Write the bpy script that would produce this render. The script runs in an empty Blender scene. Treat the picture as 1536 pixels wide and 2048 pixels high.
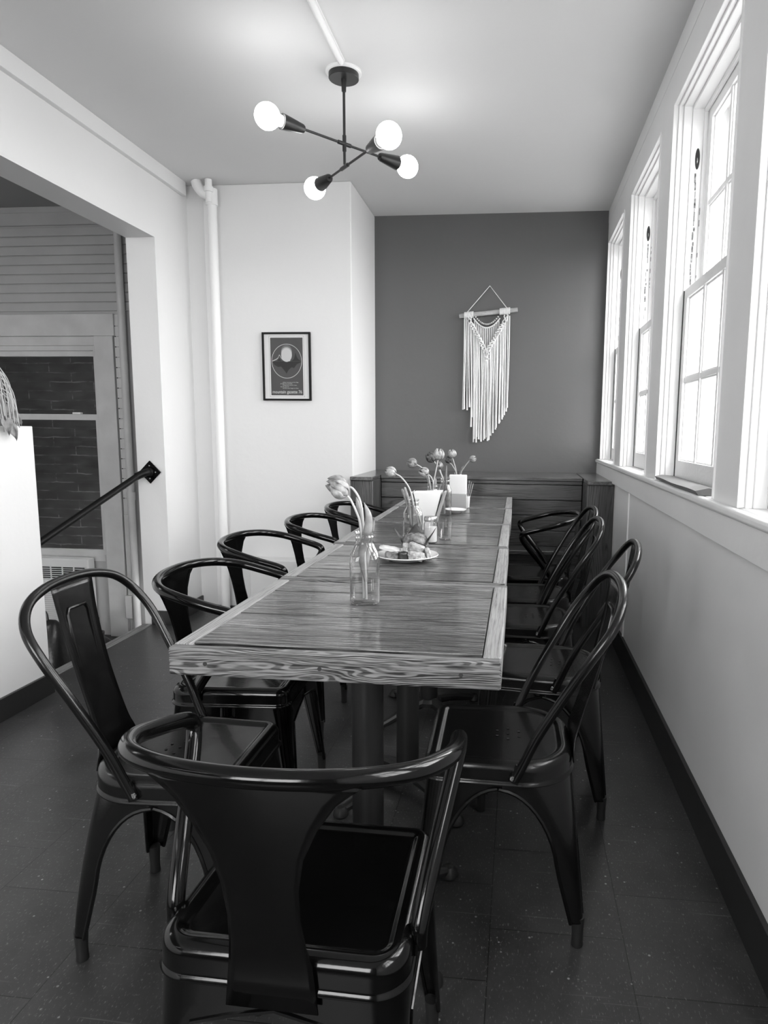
import bpy, bmesh, math, random
from mathutils import Vector, Matrix
random.seed(7)
PI = math.pi
scene = bpy.context.scene
COL = scene.collection

# ------------------------------------------------------------------ camera, light, exposure
cd = bpy.data.cameras.new('camera')
cam = bpy.data.objects.new('camera', cd); COL.objects.link(cam)
RIGHT = Vector((0.99430681, 0.10610889, 0.00974012))
DOWN = Vector((0.02383023, -0.13234432, -0.9909173))
FWD = Vector((-0.10385609, 0.98550793, -0.13411945))
mw = Matrix.Identity(4)
for i in range(3):
    mw[i][0] = RIGHT[i]; mw[i][1] = -DOWN[i]; mw[i][2] = -FWD[i]
mw[0][3], mw[1][3], mw[2][3] = 0.0, 0.0, 1.15
cam.matrix_world = mw
cd.sensor_fit = 'AUTO'; cd.sensor_width = 36.0
cd.lens = 1347.816 / 2048 * 36.0
cd.shift_x = (768 - 893) / 2048.0
cd.shift_y = -(1024 - 1042) / 2048.0
cd.clip_start = 0.02; cd.clip_end = 200
scene.camera = cam

scene.view_settings.view_transform = 'Standard'
scene.view_settings.look = 'None'
scene.view_settings.gamma = 1.0
scene.view_settings.use_curve_mapping = False
scene.view_settings.exposure = 0.0
scene.cycles.use_denoising = True
scene.cycles.max_bounces = 10
scene.cycles.diffuse_bounces = 5
scene.cycles.glossy_bounces = 4
scene.cycles.transmission_bounces = 8
scene.cycles.transparent_max_bounces = 24
scene.cycles.caustics_reflective = False
scene.cycles.caustics_refractive = False
scene.cycles.sample_clamp_indirect = 6.0

world = bpy.data.worlds.new('overcast_sky'); scene.world = world
world.use_nodes = True
wn = world.node_tree
wn.nodes['Background'].inputs[0].default_value = (1, 1, 1, 1)
wn.nodes['Background'].inputs[1].default_value = 16.0
_tc = wn.nodes.new('ShaderNodeTexCoord'); _sx = wn.nodes.new('ShaderNodeSeparateXYZ'); _mr = wn.nodes.new('ShaderNodeMapRange')
_mr.interpolation_type = 'SMOOTHSTEP'                 # white overcast sky above darker ground
for _i, _v in enumerate((-.35, .12, .24, 1.0)): _mr.inputs[_i+1].default_value = _v
wn.links.new(_tc.outputs['Generated'], _sx.inputs[0]); wn.links.new(_sx.outputs[2], _mr.inputs[0])
wn.links.new(_mr.outputs[0], wn.nodes['Background'].inputs[0])

def area(name, loc, rot, sx, sy, power, portal=False):
    l = bpy.data.lights.new(name, 'AREA'); l.shape = 'RECTANGLE'; l.size = sx; l.size_y = sy
    l.energy = power; l.cycles.is_portal = portal
    o = bpy.data.objects.new(name, l); COL.objects.link(o); o.location = loc; o.rotation_euler = rot
    return o

XR = 0.547; YW = 4.674; ZC = 2.565; XL = -1.994; YP = 4.025; XP = -0.998; YJ = 3.643; LT = 0.166
YB = -1.9                                        # wall behind the camera
ZS = 0.965; ZH = 2.352                            # window sill and head
WINS = [(3.955, 4.612), (2.985, 3.71), (1.947, 2.752), (0.93, 1.732), (-0.10, 0.72)]
for i, (a, b) in enumerate(WINS):
    area('window_daylight', (0.90, (a+b)/2, (ZS+ZH)/2), (0, PI/2, 0), ZH-ZS, b-a, 1.0, True)
FW = (-1.85, -.25, .95, 2.35)                       # unseen window added behind the camera for fill daylight: x0, x1, z0, z1
area('window_daylight', ((FW[0]+FW[1])/2, YB-.12, (FW[2]+FW[3])/2), (-PI/2, 0, PI), FW[1]-FW[0], FW[3]-FW[2], 1.0, True)
hall = area('stair_hall_fill_light', (-3.6, 1.9, 2.3), (math.radians(38), 0, 0), 1.0, 0.7, 13.0)  # unseen fill light added to brighten the stair hall

# ------------------------------------------------------------------ mesh helpers
def V(*a): return Vector(a)
def crom(pts, n=6):
    P = [Vector(p) for p in pts]; out = []
    for i in range(len(P)-1):
        p0 = P[i-1] if i > 0 else P[i]*2-P[i+1]
        p1, p2 = P[i], P[i+1]
        p3 = P[i+2] if i+2 < len(P) else P[i+1]*2-P[i]
        for k in range(n):
            t = k/n
            out.append(0.5*((2*p1)+(-p0+p2)*t+(2*p0-5*p1+4*p2-p3)*t*t+(-p0+3*p1-3*p2+p3)*t**3))
    out.append(P[-1]); return out

class MB:
    def __init__(s): s.v = []; s.f = []; s.m = []
    def add(s, vs, fs, m=0):
        b = len(s.v); s.v += [tuple(x) for x in vs]
        for f in fs: s.f.append(tuple(b+i for i in f)); s.m.append(m)
    def box(s, a, b, m=0):
        x0, y0, z0 = [min(p, q) for p, q in zip(a, b)]; x1, y1, z1 = [max(p, q) for p, q in zip(a, b)]
        s.add([(x0,y0,z0),(x1,y0,z0),(x1,y1,z0),(x0,y1,z0),(x0,y0,z1),(x1,y0,z1),(x1,y1,z1),(x0,y1,z1)],
              [(0,3,2,1),(4,5,6,7),(0,1,5,4),(1,2,6,5),(2,3,7,6),(3,0,4,7)], m)
    def obox(s, c, ax, ay, az, m=0):
        c = Vector(c); ax, ay, az = Vector(ax), Vector(ay), Vector(az)
        vs = [c+i*ax+j*ay+k*az for k in (-1,1) for j in (-1,1) for i in (-1,1)]
        s.add(vs, [(0,2,3,1),(4,5,7,6),(0,1,5,4),(1,3,7,5),(3,2,6,7),(2,0,4,6)], m)
    def loft(s, loops, cap0=True, cap1=True, closed=True, m=0):
        n = len(loops[0]); vs = [p for L in loops for p in L]; fs = []
        for i in range(len(loops)-1):
            for j in range(n if closed else n-1):
                k = (j+1) % n
                fs.append((i*n+j, i*n+k, (i+1)*n+k, (i+1)*n+j))
        if cap0: fs.append(tuple(reversed(range(n))))
        if cap1: fs.append(tuple((len(loops)-1)*n+j for j in range(n)))
        s.add(vs, fs, m)
    def tube(s, pts, r, seg=10, cap=True, m=0, flat=None):
        P = [Vector(p) for p in pts]; n = len(P)
        R = r if isinstance(r, (list, tuple)) else [r]*n
        T = [(P[min(i+1, n-1)]-P[max(i-1, 0)]).normalized() for i in range(n)]
        up = Vector((0,0,1)) if abs(T[0].z) < .9 else Vector((1,0,0))
        N = (up - T[0]*up.dot(T[0])).normalized(); loops = []
        for i in range(n):
            if i: N = (N - T[i]*N.dot(T[i])).normalized()
            B = T[i].cross(N)
            loops.append([P[i]+(N*math.cos(2*PI*k/seg)+B*math.sin(2*PI*k/seg))*R[i] for k in range(seg)])
        s.loft(loops, cap, cap, True, m)
    def lathe(s, prof, c=(0,0,0), seg=24, m=0, axis=None, sq=None):
        c = Vector(c); loops = []
        for q, (r, z) in enumerate(prof):
            L = []
            for k in range(seg):
                a = 2*PI*k/seg; rr = r
                if sq and sq[q]:
                    e = sq[q]; rr = r/((abs(math.cos(a))**e+abs(math.sin(a))**e)**(1/e))
                L.append(Vector((rr*math.cos(a), rr*math.sin(a), z)))
            loops.append(L)
        if axis is not None:
            rot = Vector((0,0,1)).rotation_difference(Vector(axis).normalized()).to_matrix()
            loops = [[rot @ p for p in L] for L in loops]
        s.loft([[p+c for p in L] for L in loops], True, True, True, m)
    def grid(s, rows, m=0):
        s.loft(rows, False, False, False, m)
    def build(s, name, mats, parent=None, smooth=35, bevel=0, solid=0, sub=0, loc=None, rotz=0):
        me = bpy.data.meshes.new(name); me.from_pydata(s.v, [], s.f)
        for mt in (mats if isinstance(mats, (list, tuple)) else [mats]): me.materials.append(mt)
        for p, mi in zip(me.polygons, s.m): p.material_index = mi
        bm = bmesh.new(); bm.from_mesh(me); bmesh.ops.recalc_face_normals(bm, faces=bm.faces); bm.to_mesh(me); bm.free()
        if smooth:
            for p in me.polygons: p.use_smooth = True
            me.set_sharp_from_angle(angle=math.radians(smooth))
        o = bpy.data.objects.new(name, me); COL.objects.link(o)
        if loc: o.location = loc
        if rotz: o.rotation_euler.z = rotz
        if parent: o.parent = parent
        if solid:
            d = o.modifiers.new('s', 'SOLIDIFY'); d.thickness = solid; d.offset = 0
        if bevel:
            d = o.modifiers.new('b', 'BEVEL'); d.width = bevel; d.segments = 2; d.limit_method = 'ANGLE'; d.angle_limit = math.radians(40)
            d.harden_normals = False
        if sub:
            d = o.modifiers.new('d', 'SUBSURF'); d.levels = sub; d.render_levels = sub
        return o

def tag(o, label, cat, group=None, kind=None):
    if label: o['label'] = label
    if cat: o['category'] = cat
    if group: o['group'] = group
    if kind: o['kind'] = kind
    return o
def empty(name, loc, label, cat, group=None, rotz=0):
    o = bpy.data.objects.new(name, None); COL.objects.link(o); o.empty_display_size = .05
    o.location = loc; o.rotation_euler.z = rotz
    return tag(o, label, cat, group)
def struct(o, label=None):
    o['kind'] = 'structure'
    if label: o['label'] = label
    return o
def copy_tree(o, parent=None):
    c = o.copy(); COL.objects.link(c)
    if parent: c.parent = parent
    for ch in [x for x in COL.objects if x.parent == o]: copy_tree(ch, c)
    return c

# ------------------------------------------------------------------ materials
def mat(name, g=.5, rough=.5, metal=0., spec=.5, coat=0., bump=0., bscale=40., var=0., vscale=3., emis=0):
    m = bpy.data.materials.new(name); m.use_nodes = True; nt = m.node_tree; b = nt.nodes['Principled BSDF']
    b.inputs['Base Color'].default_value = (g, g, g, 1); b.inputs['Roughness'].default_value = rough
    b.inputs['Metallic'].default_value = metal; b.inputs['Specular IOR Level'].default_value = spec
    b.inputs['Coat Weight'].default_value = coat; b.inputs['Coat Roughness'].default_value = .08
    geo = None
    if bump or var: geo = nt.nodes.new('ShaderNodeNewGeometry')
    if var:
        n = nt.nodes.new('ShaderNodeTexNoise'); n.inputs['Scale'].default_value = vscale; n.inputs['Detail'].default_value = 6
        nt.links.new(geo.outputs['Position'], n.inputs['Vector'])
        r = nt.nodes.new('ShaderNodeMapRange'); r.inputs[1].default_value = .3; r.inputs[2].default_value = .7
        r.inputs[3].default_value = max(0, g*(1-var)); r.inputs[4].default_value = min(1, g*(1+var))
        nt.links.new(n.outputs[0], r.inputs[0]); nt.links.new(r.outputs[0], b.inputs['Base Color'])
    if bump:
        n = nt.nodes.new('ShaderNodeTexNoise'); n.inputs['Scale'].default_value = bscale; n.inputs['Detail'].default_value = 5
        nt.links.new(geo.outputs['Position'], n.inputs['Vector'])
        bp = nt.nodes.new('ShaderNodeBump'); bp.inputs['Strength'].default_value = bump; bp.inputs['Distance'].default_value = .004
        nt.links.new(n.outputs[0], bp.inputs['Height']); nt.links.new(bp.outputs[0], b.inputs['Normal'])
    if emis:
        b.inputs['Emission Color'].default_value = (1,1,1,1); b.inputs['Emission Strength'].default_value = emis
    return m

class NT:
    """tiny node helper"""
    def __init__(s, name):
        s.m = bpy.data.materials.new(name); s.m.use_nodes = True; s.t = s.m.node_tree; s.b = s.t.nodes['Principled BSDF']
        s.geo = s.t.nodes.new('ShaderNodeNewGeometry').outputs['Position']
    def n(s, ty, **kw):
        x = s.t.nodes.new(ty)
        for k, v in kw.items(): setattr(x, k, v)
        return x
    def l(s, a, b): s.t.links.new(a, b)
    def mapping(s, sc, loc=(0,0,0), rot=(0,0,0), src=None):
        x = s.n('ShaderNodeMapping'); x.inputs['Scale'].default_value = sc; x.inputs['Location'].default_value = loc
        x.inputs['Rotation'].default_value = rot
        s.l(src or s.geo, x.inputs['Vector']); return x.outputs[0]
    def noise(s, vec, scale=1, detail=6, rough=.6, dist=0):
        x = s.n('ShaderNodeTexNoise'); x.inputs['Scale'].default_value = scale; x.inputs['Detail'].default_value = detail
        x.inputs['Roughness'].default_value = rough; x.inputs['Distortion'].default_value = dist
        s.l(vec, x.inputs['Vector']); return x.outputs[0]
    def math(s, op, a, b=None, c=None, clamp=False):
        x = s.n('ShaderNodeMath', operation=op, use_clamp=clamp)
        for i, q in enumerate((a, b, c)):
            if q is None: continue
            if isinstance(q, (int, float)): x.inputs[i].default_value = q
            else: s.l(q, x.inputs[i])
        return x.outputs[0]
    def rng(s, v, a, b, c, d):
        x = s.n('ShaderNodeMapRange'); s.l(v, x.inputs[0])
        for i, q in enumerate((a, b, c, d)): x.inputs[i+1].default_value = q
        return x.outputs[0]
    def bump(s, h, st, dist=.003):
        x = s.n('ShaderNodeBump'); x.inputs['Strength'].default_value = st; x.inputs['Distance'].default_value = dist
        s.l(h, x.inputs['Height']); s.l(x.outputs[0], s.b.inputs['Normal'])

def wood(name, ax, lo, hi, rough=.35, coat=0., plank=None, freq=1., bump=.3, contrast=1.):
    """grain runs along axis ax (0 x, 1 y, 2 z); plank = (axis, width) shades each board a little differently"""
    w = NT(name)
    sc = [70*freq]*3; sc[ax] = 3.5*freq
    sc2 = [14*freq]*3; sc2[ax] = 1.3*freq
    warp = w.noise(w.mapping(sc2), 1, 3, .5, .6)
    comb = w.n('ShaderNodeVectorMath', operation='MULTIPLY_ADD')
    w.l(w.geo, comb.inputs[0]); comb.inputs[1].default_value = (1,1,1)
    mulv = w.n('ShaderNodeCombineXYZ')
    for i in range(3):
        if i != ax: w.l(w.math('MULTIPLY', warp, .12/freq), mulv.inputs[i])
    w.l(mulv.outputs[0], comb.inputs[2])
    g1 = w.noise(w.mapping(sc, src=comb.outputs[0]), 1, 5, .65, .2)
    sc3 = [260*freq]*3; sc3[ax] = 9*freq
    g2 = w.noise(w.mapping(sc3, src=comb.outputs[0]), 1, 3, .6)
    g = w.math('ADD', w.math('MULTIPLY', g1, .72), w.math('MULTIPLY', g2, .28))
    v = w.rng(g, .5-.16/contrast, .5+.14/contrast, lo, hi)
    if plank:
        sep = w.n('ShaderNodeSeparateXYZ'); w.l(w.geo, sep.inputs[0])
        idx = w.math('FLOOR', w.math('MULTIPLY', sep.outputs[plank[0]], 1/plank[1]))
        wn_ = w.n('ShaderNodeTexWhiteNoise', noise_dimensions='1D'); w.l(idx, wn_.inputs['W'])
        v = w.math('MULTIPLY', v, w.rng(wn_.outputs[0], 0, 1, .72, 1.25))
    w.l(v, w.b.inputs['Base Color'])
    w.b.inputs['Roughness'].default_value = rough
    w.b.inputs['Coat Weight'].default_value = coat; w.b.inputs['Coat Roughness'].default_value = .12
    w.bump(g, bump)
    return w.m

def grainwood(name, ax, lo, hi, rough=.35, coat=0., plank=None, F=150., A=3.5, along=2.2, across=16., bump=.4, line=.8, tone=.25, lw=(.50,.95), fr=(.47,.68,.55)):
    """thin dark wavy grain lines running along axis ax"""
    w = NT(name); pa = [i for i in range(3) if i != ax]
    sep = w.n('ShaderNodeSeparateXYZ'); w.l(w.geo, sep.inputs[0])
    perp = w.math('ADD', sep.outputs[pa[0]], sep.outputs[pa[1]])
    sc = [across]*3; sc[ax] = along
    n1 = w.noise(w.mapping(sc), 1, 2, .5, .3)
    ph = w.math('ADD', w.math('MULTIPLY', perp, F), w.math('MULTIPLY', n1, A*4))
    var = None
    if plank:
        idx = w.math('FLOOR', w.math('MULTIPLY', sep.outputs[plank[0]], 1/plank[1]))
        wn_ = w.n('ShaderNodeTexWhiteNoise', noise_dimensions='1D'); w.l(idx, wn_.inputs['W'])
        var = wn_.outputs[0]; ph = w.math('ADD', ph, w.math('MULTIPLY', var, 37.))
    tri = w.math('PINGPONG', ph, 1.0)
    ln = w.rng(tri, lw[0], lw[1], 0, 1)
    sc2 = [330]*3; sc2[ax] = 11
    fine = w.noise(w.mapping(sc2), 1, 4, .65)
    sc3 = [45]*3; sc3[ax] = 3.2
    mask = w.noise(w.mapping(sc3), 1, 4, .6)
    dark = w.math('MULTIPLY', w.math('MULTIPLY', ln, w.rng(mask, .38, .62, .15, 1)), line)
    dark = w.math('ADD', dark, w.rng(fine, fr[0], fr[1], 0, fr[2]), clamp=True)
    v = w.rng(dark, 0, 1, hi, lo)
    sc4 = [9]*3; sc4[ax] = 1.5
    v = w.math('MULTIPLY', v, w.rng(w.noise(w.mapping(sc4), 1, 3), .3, .7, 1-tone, 1+tone))
    if var is not None: v = w.math('MULTIPLY', v, w.rng(var, 0, 1, .72, 1.22))
    w.l(v, w.b.inputs['Base Color'])
    w.l(w.rng(dark, 0, 1, rough, rough+.2), w.b.inputs['Roughness'])
    w.b.inputs['Coat Weight'].default_value = coat; w.b.inputs['Coat Roughness'].default_value = .1
    w.bump(dark, -bump, .002)
    return w.m

M = {}
M['wall'] = mat('white_wall_paint', .74, .55, bump=.35, bscale=18)
M['wallr'] = mat('window_wall_paint', .80, .5, bump=.35, bscale=14, var=.04, vscale=2)
M['ceil'] = mat('ceiling_paint', .68, .7, bump=.25, bscale=9)
M['wallf'] = mat('darkened_unseen_wall', .10, .6)  # unseen wall behind the camera, made dark so chair backs reflect black
M['trim'] = mat('gloss_white_trim', .84, .35, bump=.25, bscale=60)
M['dark'] = mat('charcoal_wall_paint', .095, .5, bump=.3, bscale=20)
M['base'] = mat('black_vinyl_baseboard', .02, .35)
M['hallwall'] = mat('grey_hall_paint', .42, .5, bump=.25, bscale=25, var=.06, vscale=4)
M['halltrim'] = mat('grey_hall_trim', .56, .45, bump=.25, bscale=30, var=.08, vscale=6)
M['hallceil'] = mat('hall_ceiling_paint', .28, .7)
M['hallfloor'] = mat('dark_landing', .05, .5)
M['blackmetal'] = mat('black_satin_metal', .004, .25, spec=.3, coat=.18, bump=.06, bscale=160)
M['glossmetal'] = mat('black_gloss_metal', .002, .15, spec=.2, coat=.3, bump=.05, bscale=60)
M['lampmetal'] = mat('lamp_black_metal', .015, .35)
M['rubber'] = mat('black_rubber', .015, .5)
M['screw'] = mat('bright_screw', .6, .25, metal=1)
M['nail_gap'] = mat('nail_and_gap_shade', .02, .6)  # nails, and the painted shade in the sash gap
M['iron'] = mat('cast_iron_black', .014, .45, bump=.1)
M['white'] = mat('white_paper', .85, .6)
M['ceramic'] = mat('white_ceramic', .82, .12, coat=.5)
M['cotton'] = mat('cotton_cord', .82, .9, bump=.8, bscale=260)
M['stick'] = wood('driftwood', 0, .25, .55, .7)
M['bead'] = mat('wooden_bead', .5, .5)
M['petal'] = mat('tulip_petal', .20, .5, var=.75, vscale=70)
M['petal_light'] = mat('pale_tulip_petal', .30, .5, var=.5, vscale=80)
M['petal_dark'] = mat('dark_tulip_petal', .07, .5, var=.9, vscale=80)
M['stem'] = mat('tulip_stem', .5, .45)
M['leaf'] = mat('leaf_green', .24, .4, var=.4, vscale=40)
M['vine'] = mat('vine_stem', .4, .5)
M['wrap'] = mat('dark_paper_wrapper', .035, .55)
M['cake'] = mat('muffin_crumb', .17, .8, bump=1, bscale=120, var=.8, vscale=60)
M['pastry'] = mat('pastry_crust', .42, .6, bump=1, bscale=160, var=.5, vscale=90)
M['pastry_dark'] = mat('berry_pastry', .2, .6, bump=.8, bscale=120, var=.9, vscale=60)
M['wood_holder'] = wood('holder_wood', 2, .15, .4, .5)
M['zinc'] = mat('jar_lid_metal', .5, .3, metal=1)
M['sugar'] = mat('white_sugar', .85, .9)
M['cardgrey'] = mat('grey_card', .42, .5)
M['frame'] = mat('black_picture_frame', .006, .5, spec=.2)
M['poster'] = mat('poster_grey_ink', .075, .5)
M['poster_dark'] = mat('poster_black_ink', .02, .5)
M['poster_mid'] = mat('poster_mid_ink', .16, .5)
M['poster_light'] = mat('poster_pale_ink', .62, .5)
M['leather'] = mat('black_leather', .015, .3, bump=.5, bscale=50)
M['acplastic'] = mat('cream_plastic', .72, .4)
M['slot'] = mat('dark_slot', .01, .7)
M['bulb'] = mat('lit_bulb', .9, .4, emis=20)
M['rust'] = mat('peeling_paint_edge', .22, .8, bump=1, bscale=200, var=.8, vscale=120)
M['tablewood'] = grainwood('reclaimed_table_wood', 0, .008, .165, .2, coat=.35, plank=(1, .0983), F=150, A=3.2, along=2.0, across=14, bump=.5, line=.9, tone=.35, lw=(.40,.80), fr=(.44,.58,.85))
M['edgex'] = grainwood('weathered_edge_wood_across', 0, .008, .23, .45, F=360, A=7.0, along=4.0, across=24, bump=.9, line=1.0, tone=.15, lw=(.32,.62), fr=(.46,.62,.6))
M['edgey'] = grainwood('weathered_edge_wood_along', 1, .06, .30, .42, F=300, A=2.5, along=1.5, across=12, bump=.5, line=.5, tone=.15)
M['benchx'] = grainwood('dark_bench_wood_across', 0, .006, .075, .3, coat=.2, F=150, A=6, along=1.3, across=9, bump=.5, line=.9, tone=.5)
M['benchz'] = grainwood('dark_bench_wood_upright', 2, .006, .075, .35, F=130, A=6, along=1.3, across=9, bump=.5, line=.8, tone=.5)
M['benchtop'] = wood('bench_cap_wood', 0, .03, .1, .25, coat=.4, freq=.8)
M['benchy'] = wood('bench_cap_wood_along', 1, .03, .12, .25, coat=.4, freq=.8)
M['threshold'] = wood('worn_threshold_wood', 1, .1, .3, .6)

def glassmat(name, tint=.95, gl=.5, rough=.02, expo=5):
    m = bpy.data.materials.new(name); m.use_nodes = True; nt = m.node_tree
    nt.nodes.remove(nt.nodes['Principled BSDF']); out = nt.nodes['Material Output']
    tr = nt.nodes.new('ShaderNodeBsdfTransparent'); tr.inputs[0].default_value = (tint, tint, tint, 1)
    g = nt.nodes.new('ShaderNodeBsdfGlossy'); g.inputs['Roughness'].default_value = rough
    lw = nt.nodes.new('ShaderNodeLayerWeight'); lw.inputs[0].default_value = .5
    pw = nt.nodes.new('ShaderNodeMath'); pw.operation = 'POWER'; pw.inputs[1].default_value = expo
    ml = nt.nodes.new('ShaderNodeMath'); ml.operation = 'MULTIPLY_ADD'; ml.inputs[1].default_value = gl; ml.inputs[2].default_value = .03
    nt.links.new(lw.outputs['Facing'], pw.inputs[0]); nt.links.new(pw.outputs[0], ml.inputs[0])
    mx = nt.nodes.new('ShaderNodeMixShader')
    nt.links.new(ml.outputs[0], mx.inputs[0]); nt.links.new(tr.outputs[0], mx.inputs[1]); nt.links.new(g.outputs[0], mx.inputs[2])
    nt.links.new(mx.outputs[0], out.inputs[0]); return m
M['pane'] = glassmat('window_glass', .99, .3)
M['glass'] = glassmat('bottle_glass', .90, 1.0, .015, 1.6)
M['hallpane'] = glassmat('hall_window_glass', .9, .12, .03)
M['water'] = glassmat('water', .94, .6, .01, 3)

# floor: square resilient tiles, specks and scuffs
F = NT('speckled_dark_floor_tile')
br = F.n('ShaderNodeTexBrick'); br.offset = .5; br.squash = 1
F.l(F.mapping((1,1,1), rot=(0,0,PI/2), loc=(.06, .04, 0)), br.inputs['Vector'])
br.inputs['Scale'].default_value = 1; br.inputs['Brick Width'].default_value = .305; br.inputs['Row Height'].default_value = .305
br.inputs['Mortar Size'].default_value = .0014; br.inputs['Mortar Smooth'].default_value = .3; br.inputs['Bias'].default_value = 0
br.inputs['Color1'].default_value = (1,1,1,1); br.inputs['Color2'].default_value = (.86,.86,.86,1); br.inputs['Mortar'].default_value = (.25,.25,.25,1)
cl = F.noise(F.mapping((7, 4, 5)), 1, 6, .65)
fl = F.rng(F.noise(F.mapping((260, 90, 100)), 1, 3, .55), .60, .70, 0, 1)
vo = F.n('ShaderNodeTexVoronoi'); vo.inputs['Scale'].default_value = 38; F.l(F.geo, vo.inputs['Vector'])
sp = F.rng(vo.outputs['Distance'], .07, .13, 1, 0)
sel = F.rng(F.noise(F.mapping((9,9,9)), 1, 2), .50, .58, 0, 1)
sc_ = F.rng(F.noise(F.mapping((3, 120, 1), rot=(0,0,.7)), 1, 2, .4, .3), .70, .74, 0, 1)
basev = F.math('MULTIPLY', F.rng(cl, .3, .7, .028, .062), br.outputs['Color'])
v = F.math('ADD', basev, F.math('MULTIPLY', fl, .10))
v = F.math('ADD', v, F.math('MULTIPLY', F.math('MULTIPLY', sp, sel), .3))
v = F.math('ADD', v, F.math('MULTIPLY', sc_, .06))
F.l(v, F.b.inputs['Base Color'])
F.l(F.rng(cl, .3, .7, .31, .39), F.b.inputs['Roughness'])
F.bump(br.outputs['Color'], .25, .002)
M['floor'] = F.m
# brick of the neighbouring building
B = NT('old_dark_brick')
bb = B.n('ShaderNodeTexBrick'); B.l(B.mapping((1,1,1), rot=(PI/2,0,0)), bb.inputs['Vector'])
wv = B.noise(B.mapping((6,6,6)), 1, 3)
mv = B.n('ShaderNodeVectorMath', operation='ADD'); cxyz = B.n('ShaderNodeCombineXYZ'); B.l(B.math('MULTIPLY', wv, .03), cxyz.inputs[2])
B.l(B.geo, mv.inputs[0]); B.l(cxyz.outputs[0], mv.inputs[1])
B.l(B.mapping((1,1,1), rot=(PI/2,0,0), src=mv.outputs[0]), bb.inputs['Vector'])
bb.inputs['Scale'].default_value = 1; bb.inputs['Brick Width'].default_value = .42; bb.inputs['Row Height'].default_value = .082
bb.inputs['Mortar Size'].default_value = .006; bb.inputs['Mortar Smooth'].default_value = .6
bb.inputs['Color1'].default_value = (.035,.035,.035,1); bb.inputs['Color2'].default_value = (.060,.060,.060,1); bb.inputs['Mortar'].default_value = (.20,.20,.20,1)
bm_ = B.rng(B.noise(B.mapping((3.5, 3.5, 14)), 1, 6, .75), .46, .60, .05, 1.3)
mixv = B.math('MULTIPLY', bb.outputs['Fac'], bm_)
bc = B.rng(B.noise(B.mapping((5, 5, 13)), 1, 4), .3, .7, .02, .075)
B.l(B.math('ADD', bc, B.math('MULTIPLY', mixv, .16)), B.b.inputs['Base Color']); B.b.inputs['Roughness'].default_value = .9
B.bump(bb.outputs['Fac'], -.6, .01)
M['brick'] = B.m
M['railmetal'] = mat('matt_black_handrail', .004, .45, spec=.2)
# beadboard of the stair hall: grooves are real geometry, this is only the paint

# ------------------------------------------------------------------ room shell
mb = MB(); mb.box((XL, YB, -.06), (XR+.25, YW+.1, 0)); mb.box((XL-LT, YB, -.06), (XL, YP, 0))
struct(mb.build('floor', M['floor'], smooth=0))
mb = MB(); mb.box((XL-LT, YB-.1, ZC), (XR+.3, YW+.1, ZC+.1)); struct(mb.build('ceiling', M['ceil'], smooth=0))
# dark back wall
mb = MB(); mb.box((XP-.02, YW, -.06), (XR+.25, YW+.1, ZC)); struct(mb.build('wall_back', M['dark'], smooth=0), 'charcoal end wall behind the bench')
# pier (white block left of the dark wall) incl. pipe wall
mb = MB(); mb.box((XL-LT, YP, -.06), (XP, YW+.1, ZC)); struct(mb.build('wall_pier', M['wall'], smooth=0, bevel=.006), 'white wall with pipe and picture, left of the charcoal wall')
# left wall : jamb strip, lintel
mb = MB()
mb.box((XL-LT, YJ, -.06), (XL, YP, ZC)); mb.box((XL-LT, YB, 2.172), (XL, YJ, ZC))
struct(mb.build('wall_left', M['wall'], smooth=0), 'white wall around the wide opening to the stair hall')
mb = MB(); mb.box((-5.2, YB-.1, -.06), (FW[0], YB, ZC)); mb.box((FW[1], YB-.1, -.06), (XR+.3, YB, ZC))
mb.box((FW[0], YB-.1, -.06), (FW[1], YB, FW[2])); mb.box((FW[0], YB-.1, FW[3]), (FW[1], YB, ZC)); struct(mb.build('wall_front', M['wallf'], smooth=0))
mb = MB()
for x0, x1, z0, z1 in ((FW[0], FW[0]+.06, FW[2], FW[3]), (FW[1]-.06, FW[1], FW[2], FW[3]), (FW[0]+.06, FW[1]-.06, FW[2], FW[2]+.06), (FW[0]+.06, FW[1]-.06, FW[3]-.06, FW[3]), ((FW[0]+FW[1])/2-.03, (FW[0]+FW[1])/2+.03, FW[2]+.06, FW[3]-.06)):
    mb.box((x0, YB-.08, z0), (x1, YB-.02, z1))
struct(mb.build('window_6', M['trim'], bevel=.003), 'added unseen window behind the viewer, lets in fill daylight')
# crown box along ceiling
mb = MB(); mb.box((XL, YB, 2.488), (XL+.028, 3.97, ZC)); struct(mb.build('trim_1', M['wall'], smooth=0, bevel=.002), 'square boxed trim along the ceiling over the opening')
# ceiling cornice strip right wall (slightly lighter band)
# half wall of the stair opening
mb = MB(); mb.box((XL-.11, YB, 0), (XL-.002, 2.61, 1.148)); struct(mb.build('wall_half', M['wall'], smooth=0, bevel=.003), 'low white half wall beside the stairs')
mb = MB(); mb.box((XL-.002, YB, 0), (XL+.012, 2.615, .092)); struct(mb.build('baseboard_left', M['base'], bevel=.002, smooth=0))
mb = MB(); mb.box((XL-LT+.045, YJ-.012, 0), (XL+.012, YJ, .085)); mb.box((XL, YJ, 0), (XL+.012, YP, .085))
struct(mb.build('baseboard_jamb', M['base'], bevel=.002, smooth=0))
mb = MB(); mb.box((XL-LT-.006, 2.58, -.05), (XL-LT+.050, YJ-.013, .004)); struct(mb.build('trim_2', M['threshold'], bevel=.003), 'worn wooden threshold strip at the stair edge')
# right baseboard
mb = MB(); mb.box((XR-.014, YB, 0), (XR, 3.88, .125)); struct(mb.build('baseboard_right', M['base'], bevel=.002, smooth=0))
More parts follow.
